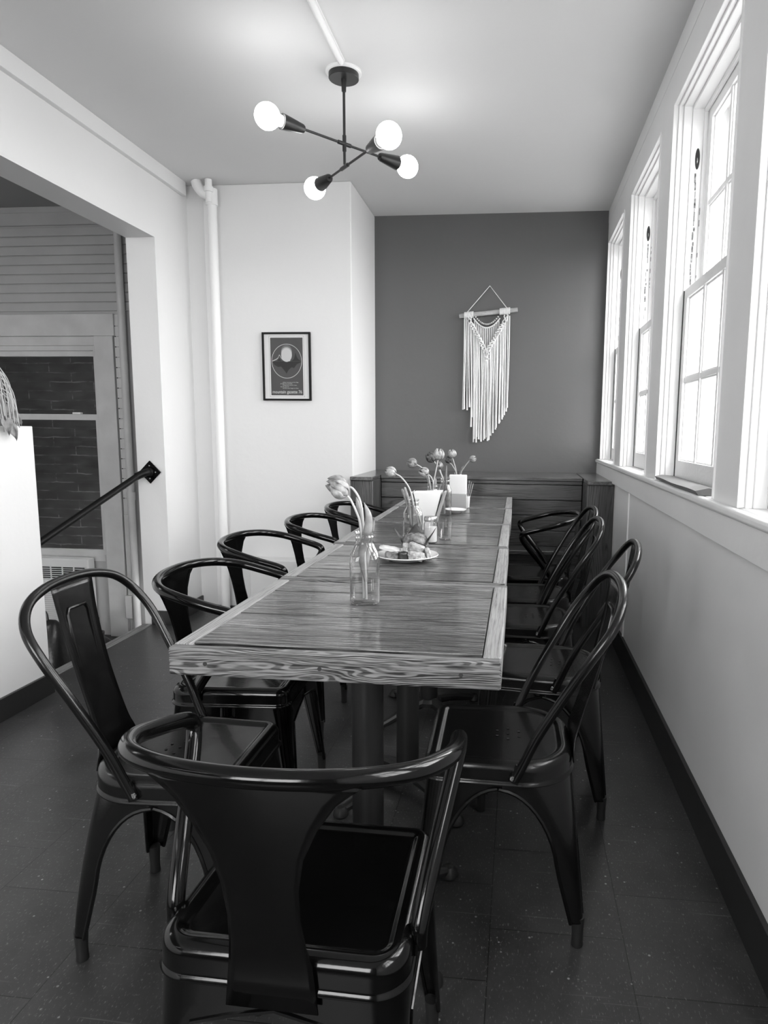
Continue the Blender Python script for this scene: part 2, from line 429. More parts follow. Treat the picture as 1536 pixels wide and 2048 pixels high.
# right wall with window openings
WT = .24
mb = MB(); mb.box((XR, YB-.1, -.06), (XR+WT, YW+.1, ZS-.02)); mb.box((XR, YB-.1, ZH), (XR+WT, YW+.1, ZC))
edges = sorted([YB-.1] + [q for w in WINS for q in w] + [YW+.1])
for i in range(0, len(edges), 2): mb.box((XR, edges[i], ZS-.02), (XR+WT, edges[i+1], ZH))
struct(mb.build('wall_right', M['wallr'], smooth=0), 'pale grey wall with the row of sash windows')
# stool and apron
mb = MB(); mb.box((XR-.028, YB, ZS-.026), (XR+.001, YW, ZS))
for a, b in WINS: mb.box((XR-.002, a+.001, ZS-.026), (XR+.20, b-.001, ZS))
struct(mb.build('trim_3', M['trim'], bevel=.009, smooth=50), 'continuous white window sill')
mb = MB(); mb.box((XR-.018, YB, .858), (XR, YW, ZS-.026)); struct(mb.build('trim_4', M['wallr'], bevel=.002, smooth=0), 'apron board under the window sill')
mb = MB(); mb.box((XR-.006, 3.366, .11), (XR, 3.380, .858)); struct(mb.build('trim_5', M['trim'], smooth=0), 'narrow vertical batten on the wall under the windows')
mb = MB(); mb.box((XR-.0015, YB, 2.487), (XR, YW, ZC)); struct(mb.build('trim_6', M['wallr'], smooth=0, bevel=.002))

# sash windows: stepped jambs, lower sash inside, upper sash outside, storm frame
def sash(mb, x0, x1, y0, y1, z0, z1, stile, top, bot, cols=3, rows=2, mun=.018):
    mb.box((x0, y0, z0), (x1, y0+stile, z1)); mb.box((x0, y1-stile, z0), (x1, y1, z1))
    mb.box((x0, y0+stile, z0), (x1, y1-stile, z0+bot)); mb.box((x0, y0+stile, z1-top), (x1, y1-stile, z1))
    Y0, Y1, Z0, Z1 = y0+stile, y1-stile, z0+bot, z1-top
    xm = (x0+x1)/2
    for k in range(1, cols):
        y = Y0+(Y1-Y0)*k/cols; mb.box((x0+.004, y-mun/2, Z0), (x1-.004, y+mun/2, Z1))
    for k in range(1, rows):
        z = Z0+(Z1-Z0)*k/rows; mb.box((x0+.005, Y0, z-mun/2), (x1-.005, Y1, z+mun/2))
    for i in range(cols):                      # glazing beads round each light
        for j in range(rows):
            ya = Y0+(Y1-Y0)*i/cols+(mun/2 if i else 0); yb = Y0+(Y1-Y0)*(i+1)/cols-(mun/2 if i < cols-1 else 0)
            za = Z0+(Z1-Z0)*j/rows+(mun/2 if j else 0); zb = Z0+(Z1-Z0)*(j+1)/rows-(mun/2 if j < rows-1 else 0)
            t = .006; q0, q1 = x0+.010, x1-.010
            mb.box((q0, ya, za), (q1, ya+t, zb)); mb.box((q0, yb-t, za), (q1, yb, zb))
            mb.box((q0, ya+t, za), (q1, yb-t, za+t)); mb.box((q0, ya+t, zb-t), (q1, yb-t, zb))
    return Y0, Y1, Z0, Z1
for wi, (a, b) in enumerate(WINS):
    mb = MB()
    steps = [(XR-.006, XR+.012, .006), (XR+.012, XR+.022, .014), (XR+.022, XR+.030, .010), (XR+.030, XR+.060, .018)]
    for x0, x1, t in steps:
        mb.box((x0, b-t, ZS), (x1, b, ZH)); mb.box((x0, a, ZS), (x1, a+t, ZH)); mb.box((x0, a+t, ZH-t), (x1, b-t, ZH))
    fr = mb.build('window_%d' % (wi+1), M['trim'], bevel=.0015, smooth=0); struct(fr)
    j = MB()
    for y0, y1 in ((b-.024, b-.0005), (a+.0005, a+.024)): j.box((XR+.06, y0, ZS), (XR+.215, y1, ZH-.001))
    j.box((XR+.06, a+.024, ZH-.03), (XR+.215, b-.024, ZH-.001))
    for y0, y1 in ((b-.036, b-.024), (a+.024, a+.036)): j.box((XR+.100, y0, ZS), (XR+.112, y1, ZH-.03))
    j.box((XR+.100, a+.036, ZH-.045), (XR+.112, b-.036, ZH-.03))
    j.build('window_jamb', M['trim'], fr, bevel=.001, smooth=0)
    ls = MB(); y0, y1 = a+.026, b-.026
    g1 = sash(ls, XR+.064, XR+.098, y0, y1, ZS+.002, 1.682, .045, .035, .075)
    ls.build('lower_sash', M['trim'], fr, bevel=.0012, smooth=0)
    us = MB(); g2 = sash(us, XR+.114, XR+.148, y0+.012, y1-.012, 1.650, ZH-.03, .045, .05, .035)
    us.build('upper_sash', M['trim'], fr, bevel=.0012, smooth=0)
    st = MB(); sash(st, XR+.185, XR+.205, y0, y1, ZS, ZH-.03, .04, .04, .05, 1, 2, .035)
    st.build('storm_frame', M['trim'], fr, smooth=0)
    gp = MB()
    gp.box((XR+.080, g1[0], g1[2]), (XR+.082, g1[1], g1[3])); gp.build('window_pane', M['pane'], fr, smooth=0)
    gp = MB(); gp.box((XR+.130, g2[0], g2[2]), (XR+.132, g2[1], g2[3])); gp.build('window_pane', M['pane'], fr, smooth=0)
    gap_mb = MB(); gap_mb.box((XR+.0605, b-.0265, ZS+.002), (XR+.064, b-.0235, 1.680)); gap_mb.build('sash_gap_shade', M['nail_gap'], fr, smooth=0)  # dark strip painted in for the shaded gap between sash and jamb
    # sash pulley set in the far jamb, peeling paint below it
    p = MB(); zc = 2.15
    pts = [(XR+.084+.0085*math.cos(t), b-.0255, zc+.037*math.sin(t)*(1 if abs(math.sin(t)) < .8 else 1)) for t in [2*PI*k/20 for k in range(20)]]
    p.loft([pts, [(x, y+.004, z) for x, y, z in pts]])
    p.build('sash_pulley', M['slot'], fr)
    w_ = MB(); w_.lathe([(.0, -.002), (.020, -.002), (.022, 0), (.020, .002), (0, .002)], (XR+.084, b-.0075, zc-.006), 20, axis=(1,0,0)); w_.build('pulley_wheel', M['screw'], fr)
    pe = MB(); rnd = random.Random(wi)
    z = zc-.05
    while z > 1.72:
        h = rnd.uniform(.01, .035); w2 = rnd.uniform(.002, .007); xx = XR+.083+rnd.uniform(-.004, .004)
        pe.box((xx-w2/2, b-.0250, z-h), (xx+w2/2, b-.0238, z)); z -= h*rnd.uniform(.9, 1.25 if wi == 2 else 2.2)
        if rnd.random() < .5: pe.box((XR+.0995, b-.0365, z-h*.7), (XR+.1010, b-.030, z))
    pe.build('peeling_paint', M['rust'], fr, smooth=0)

# wedge of foam lying on the third sill
mb = MB(); y0, y1 = 2.04, 2.70
rows = []
for k in range(13):
    t = k/12; y = y1+(y0-y1)*t; wv = .004*math.sin(9*t)
    L = [(XR-.020+wv+.02*(1-t)*.6, y, ZS+.001), (XR+.055, y, ZS+.001), (XR+.055, y, ZS+.016), (XR+.01, y, ZS+.020-.003*math.sin(5*t)), (XR-.030+wv+.02*(1-t)*.6, y, ZS+.014)]
    rows.append(L)
mb.loft(rows); tag(mb.build('draft_strip', mat('dark_grey_foam', .16, .7), smooth=20), 'long dark grey draft strip lying on the window sill below the sash', 'draft strip')

# ------------------------------------------------------------------ pipes, raceway, ledge on the left
mb = MB(); mb.box((-1.885, YP-.014, 0), (-1.805, YP, 2.47)); struct(mb.build('trim_7', M['trim'], bevel=.003), 'flat white backing board behind the wall pipe')
pipe = empty('wall_pipe', (-1.81, 3.965, 0), 'white painted vertical pipe with elbow on the wall left of the picture', 'pipe')
mb = MB(); mb.tube([(0,0,0),(0,0,2.45)], .027, 20); mb.build('pipe_run', M['trim'], pipe)
mb = MB(); mb.tube([(0,0,2.43),(0,0,2.52)], .034, 20); mb.build('pipe_collar', M['trim'], pipe)
mb = MB(); mb.tube(crom([(-.005,-.01,2.49),(-.045,-.012,2.500),(-.075,-.012,2.535),(-.085,-.012,ZC-.002)], 6), .030, 16); mb.build('pipe_elbow', M['trim'], pipe)
mb = MB(); mb.lathe([(.018,0),(.018,.055),(.026,.058),(.026,.085),(.020,.088),(.020,.125)], (.0,-.035,2.437), 16); mb.build('vent_fitting', M['trim'], pipe)
mb = MB(); mb.box((-1.62, 3.90, 0), (XP-.003, YP-.001, .35)); struct(mb.build('trim_8', M['wall'], bevel=.004), 'low white boxed ledge under the picture')
mb = MB(); mb.box((-1.885, YP-.03, 0), (-1.62, YP-.014, .03)); struct(mb.build('baseboard_pipe', M['base'], smooth=0))
mb = MB(); mb.tube([(-.72, YB+.01, ZC-.008), (-.72, 2.765, ZC-.008)], .011, 12); mb.box((-.735, YB, ZC-.006), (-.705, 2.765, ZC))
tag(mb.build('cable_raceway', M['trim']), 'thin white cable conduit running along the ceiling to the light', 'cable conduit')

# ------------------------------------------------------------------ pendant light
LX, LY = -.731, 2.848
lamp = empty('pendant_light', (LX, LY, ZC), 'black two-arm ceiling light with four round lit bulbs', 'ceiling light')
mb = MB(); mb.lathe([(.0,-.010),(.066,-.010),(.072,-.006),(.072,0),(0,0)], (0,0,0), 40); mb.build('ceiling_plate', M['trim'], lamp)
mb = MB(); mb.lathe([(0,-.030),(.058,-.030),(.060,-.028),(.060,-.010),(0,-.010)], (0,0,0), 40); mb.build('canopy', M['lampmetal'], lamp)
mb = MB()
mb.tube([(0,0,-.028),(0,0,-.35)], .0055, 14); mb.lathe([(.009,-.075),(.010,-.05),(.011,-.03)], (0,0,0), 14)
mb.lathe([(.008,-.30),(.008,-.24)], (0,0,0), 14); mb.build('stem', M['lampmetal'], lamp)
for zz, (dx, dy), l1, l2 in ((2.293-ZC, (.645, .764), .345, .335), (2.205-ZC, (-.648, .762), .365, .30)):
    mb = MB(); d = Vector((dx, dy, 0))
    mb.tube([-d*(l1-.09)+V(0,0,zz), d*(l2-.09)+V(0,0,zz)], .0048, 12)
    mb.tube([-d*.03+V(0,0,zz), d*.03+V(0,0,zz)], .0078, 12)
    arm = mb.build('arm', M['lampmetal'], lamp)
    for sgn, ln in ((-1, l1), (1, l2)):
        e = d*sgn
        mb = MB(); c = e*(ln-.155)+V(0,0,zz)
        mb.lathe([(.0,0),(.014,0),(.017,.006),(.026,.07),(.029,.095),(.026,.096),(0,.09)], c, 24, axis=e); mb.build('socket_cup', M['lampmetal'], lamp)
        mb = MB(); mb.lathe([(0,.085),(.021,.085),(.021,.104),(0,.106)], c, 24, axis=e); mb.build('bulb_base', M['white'], lamp)
        mb = MB(); cb = e*ln+V(0,0,zz); prof = [(.0001,-.048)]+[(.047*math.cos(t), .047*math.sin(t)) for t in [(-PI/2+.35)+k*(PI-.35)/16 for k in range(16)]]+[(.0001,.047)]
        mb.lathe(prof, cb, 28, axis=e); mb.build('bulb', M['bulb'], lamp, smooth=80)

# ------------------------------------------------------------------ framed print
pic = empty('framed_poster', (-1.398, YP-.001, 1.517), 'small black framed poster with a moon in a circle, on the white wall', 'picture')
W2, H2 = .149, .201
mb = MB()
mb.box((-W2,-.018,-H2),(-W2+.011,0,H2)); mb.box((W2-.011,-.018,-H2),(W2,0,H2)); mb.box((-W2+.011,-.018,H2-.011),(W2-.011,0,H2)); mb.box((-W2+.011,-.018,-H2),(W2-.011,0,-H2+.011))
mb.build('picture_frame', M['frame'], pic, bevel=.001, smooth=0)
mb = MB(); mb.box((-W2+.010,-.008,-H2+.010),(W2-.010,-.004,H2-.010)); mb.build('mat_board', M['white'], pic, smooth=0)
pr = MB()
def pp(x, z, d): return (x, -.0084-d*.0002, z)
pr.add([pp(-.100,-.170,0), pp(.100,-.170,0), pp(.100,.170,0), pp(-.100,.170,0)], [(0,1,2,3)], 0)
def disc(mb, cx, cz, rx, rz, d, m, a0=0, a1=2*PI, n=48):
    mb.add([pp(cx+rx*math.cos(a0+(a1-a0)*k/n), cz+rz*math.sin(a0+(a1-a0)*k/n), d) for k in range(n)], [tuple(range(n))], m)
cz = .032; R_ = .094
disc(pr, 0, cz, R_, R_*1.08, 1, 1); disc(pr, 0, cz, R_-.003, R_*1.08-.003, 2, 0)
# lower half dark reflection
sh = [(-.09,.001)]+[(-.075,-.02),(-.055,-.032),(-.035,-.030),(-.022,-.045),(-.010,-.060),(-.002,-.072),(.004,-.060),(.014,-.046),(.030,-.034),(.045,-.038),(.056,-.024),(.062,-.016),(.085,-.006)]+[(.09,.001)]
pr.add([pp(x, cz-.002+z*1.0, 3) for x, z in sh], [tuple(range(len(sh)))], 2)
disc(pr, 0, cz+.062, .033, .033, 3, 3); disc(pr, 0, cz+.050, .033, .033, 4, 4); disc(pr, 0, cz+.036, .033, .040, 5, 1)
def ribbon(pts, w, d, m):
    vs = []; 
    for x, z in pts: vs += [pp(x, z-w, d), pp(x, z+w, d)]
    pr.add(vs, [(2*i, 2*i+2, 2*i+3, 2*i+1) for i in range(len(pts)-1)], m)
pk = crom([(-.088,0,.001),(-.066,0,.010),(-.053,0,.020),(-.044,0,.036),(-.034,0,.020),(-.020,0,.006),(0,0,.000),(.022,0,.003)], 4)
ribbon([(p.x, cz+p.z) for p in pk], .0024, 6, 1)
pr.add([pp(-.060,cz+.001,6), pp(-.034,cz+.001,6), pp(-.044,cz+.018,6)], [(0,1,2)], 2)
pk2 = [(.030,.001),(.044,.012),(.051,.030),(.056,.052),(.061,.030),(.070,.014),(.088,.001)]
pr.add([pp(x, cz+z, 6) for x, z in pk2], [tuple(range(len(pk2)))], 2)
pr.build('print', [M['poster'], M['poster_light'], M['poster_dark'], M['poster_mid'], M['cardgrey']], pic, smooth=0)
ol = MB()
for x0, x1, z0, z1 in ((-.108,.108,.178,.180),(-.108,.108,-.180,-.178),(-.108,-.106,-.178,.178),(.106,.108,-.178,.178)): ol.box((x0,-.0088,z0),(x1,-.0080,z1))
ol.build('print_border', M['cardgrey'], pic, smooth=0)
def text(body, size, x, z, parent, matl, y=-.0098, align='CENTER', name='lettering', sx=1):
    cu = bpy.data.curves.new(name, 'FONT'); cu.body = body; cu.size = size; cu.align_x = align; cu.offset = .0003 if size > .012 else 0
    o = bpy.data.objects.new(name+'_curve', cu); COL.objects.link(o)
    dg = bpy.context.evaluated_depsgraph_get(); me = bpy.data.meshes.new_from_object(o.evaluated_get(dg))
    bpy.data.objects.remove(o); me.materials.clear(); me.materials.append(matl)
    t = bpy.data.objects.new(name, me); COL.objects.link(t); t.rotation_euler = (PI/2, 0, 0); t.location = (x, y, z); t.scale = (sx, 1, 1); t.parent = parent
    return t
text('mountain gazette 76', .026, 0, -.158, pic, M['poster_light'], sx=.86)
for i, (s, x) in enumerate((('winter morning on the ridge,', -.028), ('all night the wind had', -.042), ('whispered in the fir trees,', -.028), ('the sky cleared', -.042), ('and the snow began to shine', -.028))):
    text(s, .0085, x, -.095-i*.0088, pic, M['poster_light'], align='LEFT', name='small_lettering')
mb = MB(); mb.box((-W2+.011,-.0135,-H2+.011),(W2-.011,-.0125,H2-.011)); mb.build('picture_glass', M['pane'], pic, smooth=0)

# ------------------------------------------------------------------ macrame hanging
mac = empty('macrame_hanging', (-.222, YW-.03, 1.925), 'cream knotted cord wall hanging on a wooden stick, on the charcoal wall', 'wall hanging')
stick_dir = V(.389, 0, .038)
mb = MB(); mb.tube([-stick_dir*.5+stick_dir*(k/8) for k in range(9)], [.0145,.0155,.015,.0155,.0148,.0155,.015,.015,.0145], 12); mb.build('stick', M['stick'], mac)
def sz(x): return x/.389*.038
mb = MB(); mb.tube([(-.150, .004, sz(-.15)+.012), (.006, .018, .178), (.128, .004, sz(.128)+.012)], .0028, 8); mb.build('hanging_cord', M['cotton'], mac)
for x0, x1 in ((-.158, -.098), (.078, .142)):
    mb = MB(); x = x0
    while x < x1:
        pts = [(x, .019*math.sin(t), sz(x)+.019*math.cos(t)) for t in [2*PI*k/14 for k in range(15)]]
        mb.tube(pts, .0042, 6); x += .0078
    mb.build('cord_wrap', M['cotton'], mac)
def vline(x):      # height of the knotted V under the stick
    t = (x+.150)/.14 if x < -.01 else (.142-x)/.152
    return -.045 - .215*max(0, min(1, t))**1.1
rnd = random.Random(3)
# upper inner strands from the curved cord down to the knots
arc = lambda x: -.035-.062*(1-min(1, abs((x+.010)/.088))**2)
mb = MB(); mb.tube([(x, -.006, arc(x)) for x in [-.098+.176*k/24 for k in range(25)]], .0045, 8); mb.build('curved_cord', M['cotton'], mac)
mb = MB()
for k in range(15):
    x = -.085+.150*k/14; z = -.022-.052*(1-((x+.010)/.078)**2)
    mb.lathe([(.0001,-.0062),(.005,-.004),(.0065,0),(.005,.004),(.0001,.0062)], (x, -.004, z), 10)
mb.build('bead_row', M['bead'], mac)
for k in range(14):
    x = -.092+.162*k/13
    mb = MB(); mb.tube([(x,0,arc(x)), (x+.001,.002,(arc(x)+vline(x))/2), (x, 0, vline(x))], .0040, 7); mb.build('strand', M['cotton'], mac)
for side in (-1, 1):      # knotted diagonal braids
    xa, xb = (-.135, -.012) if side < 0 else (.122, -.006)
    for ph in (0, 2.1, 4.2):
        mb = MB(); pts = []
        for k in range(61):
            t = k/60; x = xa+(xb-xa)*t; z = vline(x)+.028-.03*t
            if t < .15: z = -.012-(.012+z*-1)*(t/.15) if z < -.012 else z
            a = t*26+ph; pts.append((x+.013*math.sin(a), -.012+.006*math.cos(a*1.5), z+.006*math.cos(a)))
        mb.tube(pts, .0042, 7); mb.build('braid', M['cotton'], mac)
mb = MB(); pts = [(.012*math.sin(k*.7)-.004, -.012+.005*math.cos(k), -.262-.0035*k) for k in range(16)]; mb.tube(pts, .0045, 7); mb.build('centre_knot', M['cotton'], mac)
NS = 32
for k in range(NS):
    x = -.158+.298*k/(NS-1)+rnd.uniform(-.002, .002)
    top = -.02 if (x < -.14 or x > .128) else vline(x)
    if x < -.128: bot = rnd.uniform(-.66, -.62)
    elif x < -.10: bot = -.60-.25*(x+.128)/.028
    elif x < 0: bot = rnd.uniform(-.86, -.82)
    else: bot = -.845+.21*(x/.14)**1.2+rnd.uniform(-.012, .012)
    sway = rnd.uniform(-.006, .006)+(.012 if -.135 < x < -.09 else 0)
    L = top-bot; pts = []
    for j in range(10):
        t = j/9; pts.append((x+sway*t+.0015*math.sin(5*t+k), -.004+rnd.uniform(-.003, .003)-.008*t*(k % 2), top-L*t))
    r = [.0043]*8+[.0045, .0062]
    mb = MB(); mb.tube(pts, r, 7); mb.build('strand', M['cotton'], mac)

# ------------------------------------------------------------------ bench
bx0, bx1 = XP+.003, XR-.001
bench = empty('bench', ((bx0+bx1)/2, 4.3, 0), 'dark wooden built-in bench against the charcoal end wall', 'bench')
ox, oy = (bx0+bx1)/2, 4.3
def BB(a, b): return ((a[0]-ox, a[1]-oy, a[2]), (b[0]-ox, b[1]-oy, b[2]))
yf = 4.17
mb = MB(); z = .44
while z < .84:
    mb.box(*BB((bx0+.14, yf+.004*(int(z*100) % 2), z), (bx1-.155, yf+.03, min(.845, z+.093)))); z += .0955
mb.build('backrest_boards', M['benchx'], bench, bevel=.003)
mb = MB(); mb.box(*BB((bx0+.14, yf-.015, .845), (bx1-.155, YW-.002, .866))); mb.build('top_cap', M['benchtop'], bench, bevel=.003)
mb = MB(); mb.box(*BB((bx0+.14, 3.985, .415), (bx1-.155, yf+.03, .44))); mb.build('seat', M['benchx'], bench, bevel=.004)
mb = MB(); z = .0
while z < .40:
    mb.box(*BB((bx0+.14, 4.02, z+.002), (bx1-.155, 4.04, min(.414, z+.135)))); z += .138
mb.build('front_panel', M['benchx'], bench, bevel=.003)
for x0, x1 in ((bx0, bx0+.137), (bx1-.152, bx1)):
    mb = MB(); y0 = 3.935 if x0 < 0 else 3.895
    mb.box(*BB((x0, y0, 0), (x1, YW-.002, .845))); mb.build('arm_block', M['benchz'], bench, bevel=.004)
    mb = MB(); mb.box(*BB((x0, y0-.012, .845), (x1, YW-.002, .868))); mb.build('arm_cap', M['benchy'], bench, bevel=.004)

# ------------------------------------------------------------------ tables
ZT = .75
tabs = [(-.632, -.0207, 1.134, 1.727, 'nearest wooden café table in the row, beside the two front chairs'),
        (-.634, -.0256, 1.729, 2.299, 'second wooden café table from the front, carrying the plate of pastries'),
        (-.646, -.0300, 2.301, 2.877, 'middle wooden café table in the row, under the clear jars and napkins'),
        (-.648, -.0270, 2.879, 3.483, 'fourth wooden café table from the front, under the far tulip bottles'),
        (-.650, -.0310, 3.485, 4.089, 'farthest wooden café table in the row, pushed over the bench seat')]
TG = 'square wooden café tables pushed into one long row'
for ti, (x0, x1, y0, y1, lab) in enumerate(tabs):
    cx, cy = (x0+x1)/2, (y0+y1)/2
    t = empty('cafe_table', (cx, cy, 0), lab, 'table', TG)
    hx, hy = (x1-x0)/2, (y1-y0)/2; fw = .034; th = .053
    mb = MB(); n = 5; g = .0030; L = 2*hy-2*fw
    for k in range(n):
        a = -hy+fw+L*k/n; mb.box((-hx+fw+.0015, a+g/2, ZT-.022), (hx-fw-.0015, a+L/n-g/2, ZT-.0005-.0008*((k*7+ti) % 2)))
    mb.box((-hx+fw, -hy+fw, ZT-.03), (hx-fw, hy-fw, ZT-.014))
    mb.build('tabletop', M['tablewood'], t, bevel=.0012, smooth=0)
    for s in (-1, 1):
        mb = MB(); mb.box((-hx, s*hy, ZT-th), (hx, s*(hy-fw*.62), ZT)); e = mb.build('edge_board', M['edgex'], t, bevel=.004, smooth=0)
        nm = MB()
        for q in (-.235, -.02, .235):
            nm.lathe([(.0001,0),(.004,0),(.004,.0008),(.0001,.0008)], (q, s*hy+s*.0002, ZT-.028+.004*q), 12, axis=(0, s, 0))
        nm.build('nail_head', M['nail_gap'], e)
        mb = MB(); mb.box((s*hx, -hy+fw*.62, ZT-th), (s*(hx-fw), hy-fw*.62, ZT)); mb.build('edge_board', M['edgey'], t, bevel=.004, smooth=0)
    mb = MB(); mb.box((-.14,-.14,ZT-th-.008),(.14,.14,ZT-th+.01)); mb.lathe([(.036,.055),(.036,ZT-th-.008)], (0,0,0), 28); mb.build('column', M['iron'], t)
    mb = MB(); mb.lathe([(.0,.05),(.052,.05),(.052,.066),(.04,.078),(.0,.078)], (0,0,0), 24)
    for k in range(4):
        a = PI/4+k*PI/2; d = V(math.cos(a), math.sin(a), 0)
        pts = crom([d*.03+V(0,0,.062), d*.11+V(0,0,.052), d*.19+V(0,0,.030), d*.24+V(0,0,.018)], 4)
        mb.tube(pts, [.022-.010*i/(len(pts)-1) for i in range(len(pts))], 10)
        mb.lathe([(.0,.0),(.020,.0),(.024,.006),(.022,.018),(.012,.030),(0,.033)], d*.245, 16)
    mb.build('base', M['iron'], t)

# ------------------------------------------------------------------ chairs
def rrect(hwf, hwr, yf_, yr, rf, rr, d, z, n=14):
    """rounded outline, offset inwards by d; widths differ front/rear"""
    cs = [(hwf-d, yf_-d, max(.004, rf-d), 0), (-(hwf-d), yf_-d, max(.004, rf-d), PI/2), (-(hwr-d), yr+d, max(.004, rr-d), PI), (hwr-d, yr+d, max(.004, rr-d), 3*PI/2)]
    out = []
    for x, y, r, a0 in cs:
        sx = 1 if x > 0 else -1; sy = 1 if y > 0 else -1
        for k in range(n):
            a = a0+PI/2*k/(n-1); out.append(V(x-sx*r+r*math.cos(a), y-sy*r+r*math.sin(a), z))
    return out
def make_seat(mb, kind):
    P = (.158, .166, .168, -.168, .040, .120) if kind == 'A' else (.178, .184, .167, -.170, .038, .052)
    R = lambda d, z: rrect(*P, d, z)
    L = [R(.004,.380), R(-.0045,.381), R(-.005,.385), R(-.001,.388), R(0,.392), R(0,.412), R(.0012,.419), R(.005,.4258), R(.011,.4305), R(.018,.4325), R(.024,.4320), R(.028,.4300), R(.031,.4275), R(.034,.4262), R(.038,.4258)]
    mb.loft(L, True, False)
    last = R(.038,.4258); n = len(last); mid = [p*.5+V(0,0,p.z*.5-.0015) for p in last]
    mb.loft([last, mid], False, True)
    if kind == 'A':
        for hx_, hy_ in [(0,0),(.028,.0),(-.028,0),(.014,.026),(-.014,.026),(.014,-.026),(-.014,-.026)]:
            c = V(hx_, hy_-.02, .4254); mb.lathe([(.0001,0),(.0034,0),(.0034,.0003),(.0001,.0003)], c, 10, m=1)
def make_leg(sx, sy, kind):
    mb = MB()
    hwx = (.157 if sy > 0 else .160) if kind == 'A' else (.177 if sy > 0 else .182)
    hy_ = .162 if sy > 0 else .164
    if kind == 'A': fx, fy = (.190, .190) if sy > 0 else (.165, .200)
    else: fx, fy = (.190, .190) if sy > 0 else (.180, .200)
    zt, z1 = .384, .062
    rows = []; edge1 = []; edge2 = []
    zs = [.384,.380,.374,.370,.365,.358,.348,.335,.318,.298,.275,.25,.225,.20,.17,.14,.11,.085,.070,.062]
    for z in zs:
        t = (zt-z)/zt; cx = hwx+(fx-hwx)*t; cy = hy_+(fy-hy_)*t
        def arm(half):
            if kind == 'A':
                zap, zb, w0, w1 = .368, .19, .050, .028
                if z >= zap: return half
                if z >= zb: return half-(half-w0)*math.sqrt(max(0, 1-((z-zb)/(zap-zb))**2))
                return w0+(w1-w0)*(zb-z)/(zb-z1)
            zap, zb, w0, w1 = .338, .318, .060, .026
            if z >= zap: return half
            if z >= zb: return half-(half-w0)*math.sqrt(max(0, 1-((z-zb)/(zap-zb))**2))
            return w0+(w1-w0)*(zb-z)/(zb-z1)
        if z < .08: k = (z-.062)/.018
        r = (.040 if sy > 0 else (.112 if kind == 'A' else .048))*(1-t)**(1 if sy > 0 or kind == 'B' else 2)+.014*t
        ax, ay = min(cx, arm(cx)), min(cy, arm(cy))
        r = min(r, ax-.002, ay-.002)
        row = []
        for q in range(6): row.append(V(cx-ax+(ax-r)*q/5, cy, z))
        for q in range(1, 7):
            a = PI/2-PI/2*q/7; row.append(V(cx-r+r*math.cos(a), cy-r+r*math.sin(a), z))
        for q in range(6): row.append(V(cx, cy-r-(ay-r)*q/5, z))
        row = [V(p.x*sx, p.y*sy, p.z) for p in row]
        rows.append(row); edge1.append(row[0]); edge2.append(row[-1])
    mb.grid(rows)
    i0 = 2 if kind == 'A' else 6
    for e in (edge1, edge2): mb.tube(e[i0:], .0032, 6)
    # raised rib down the corner
    return mb, V(sx*(fx-.006), sy*(fy-.006), 0), rows[-1]
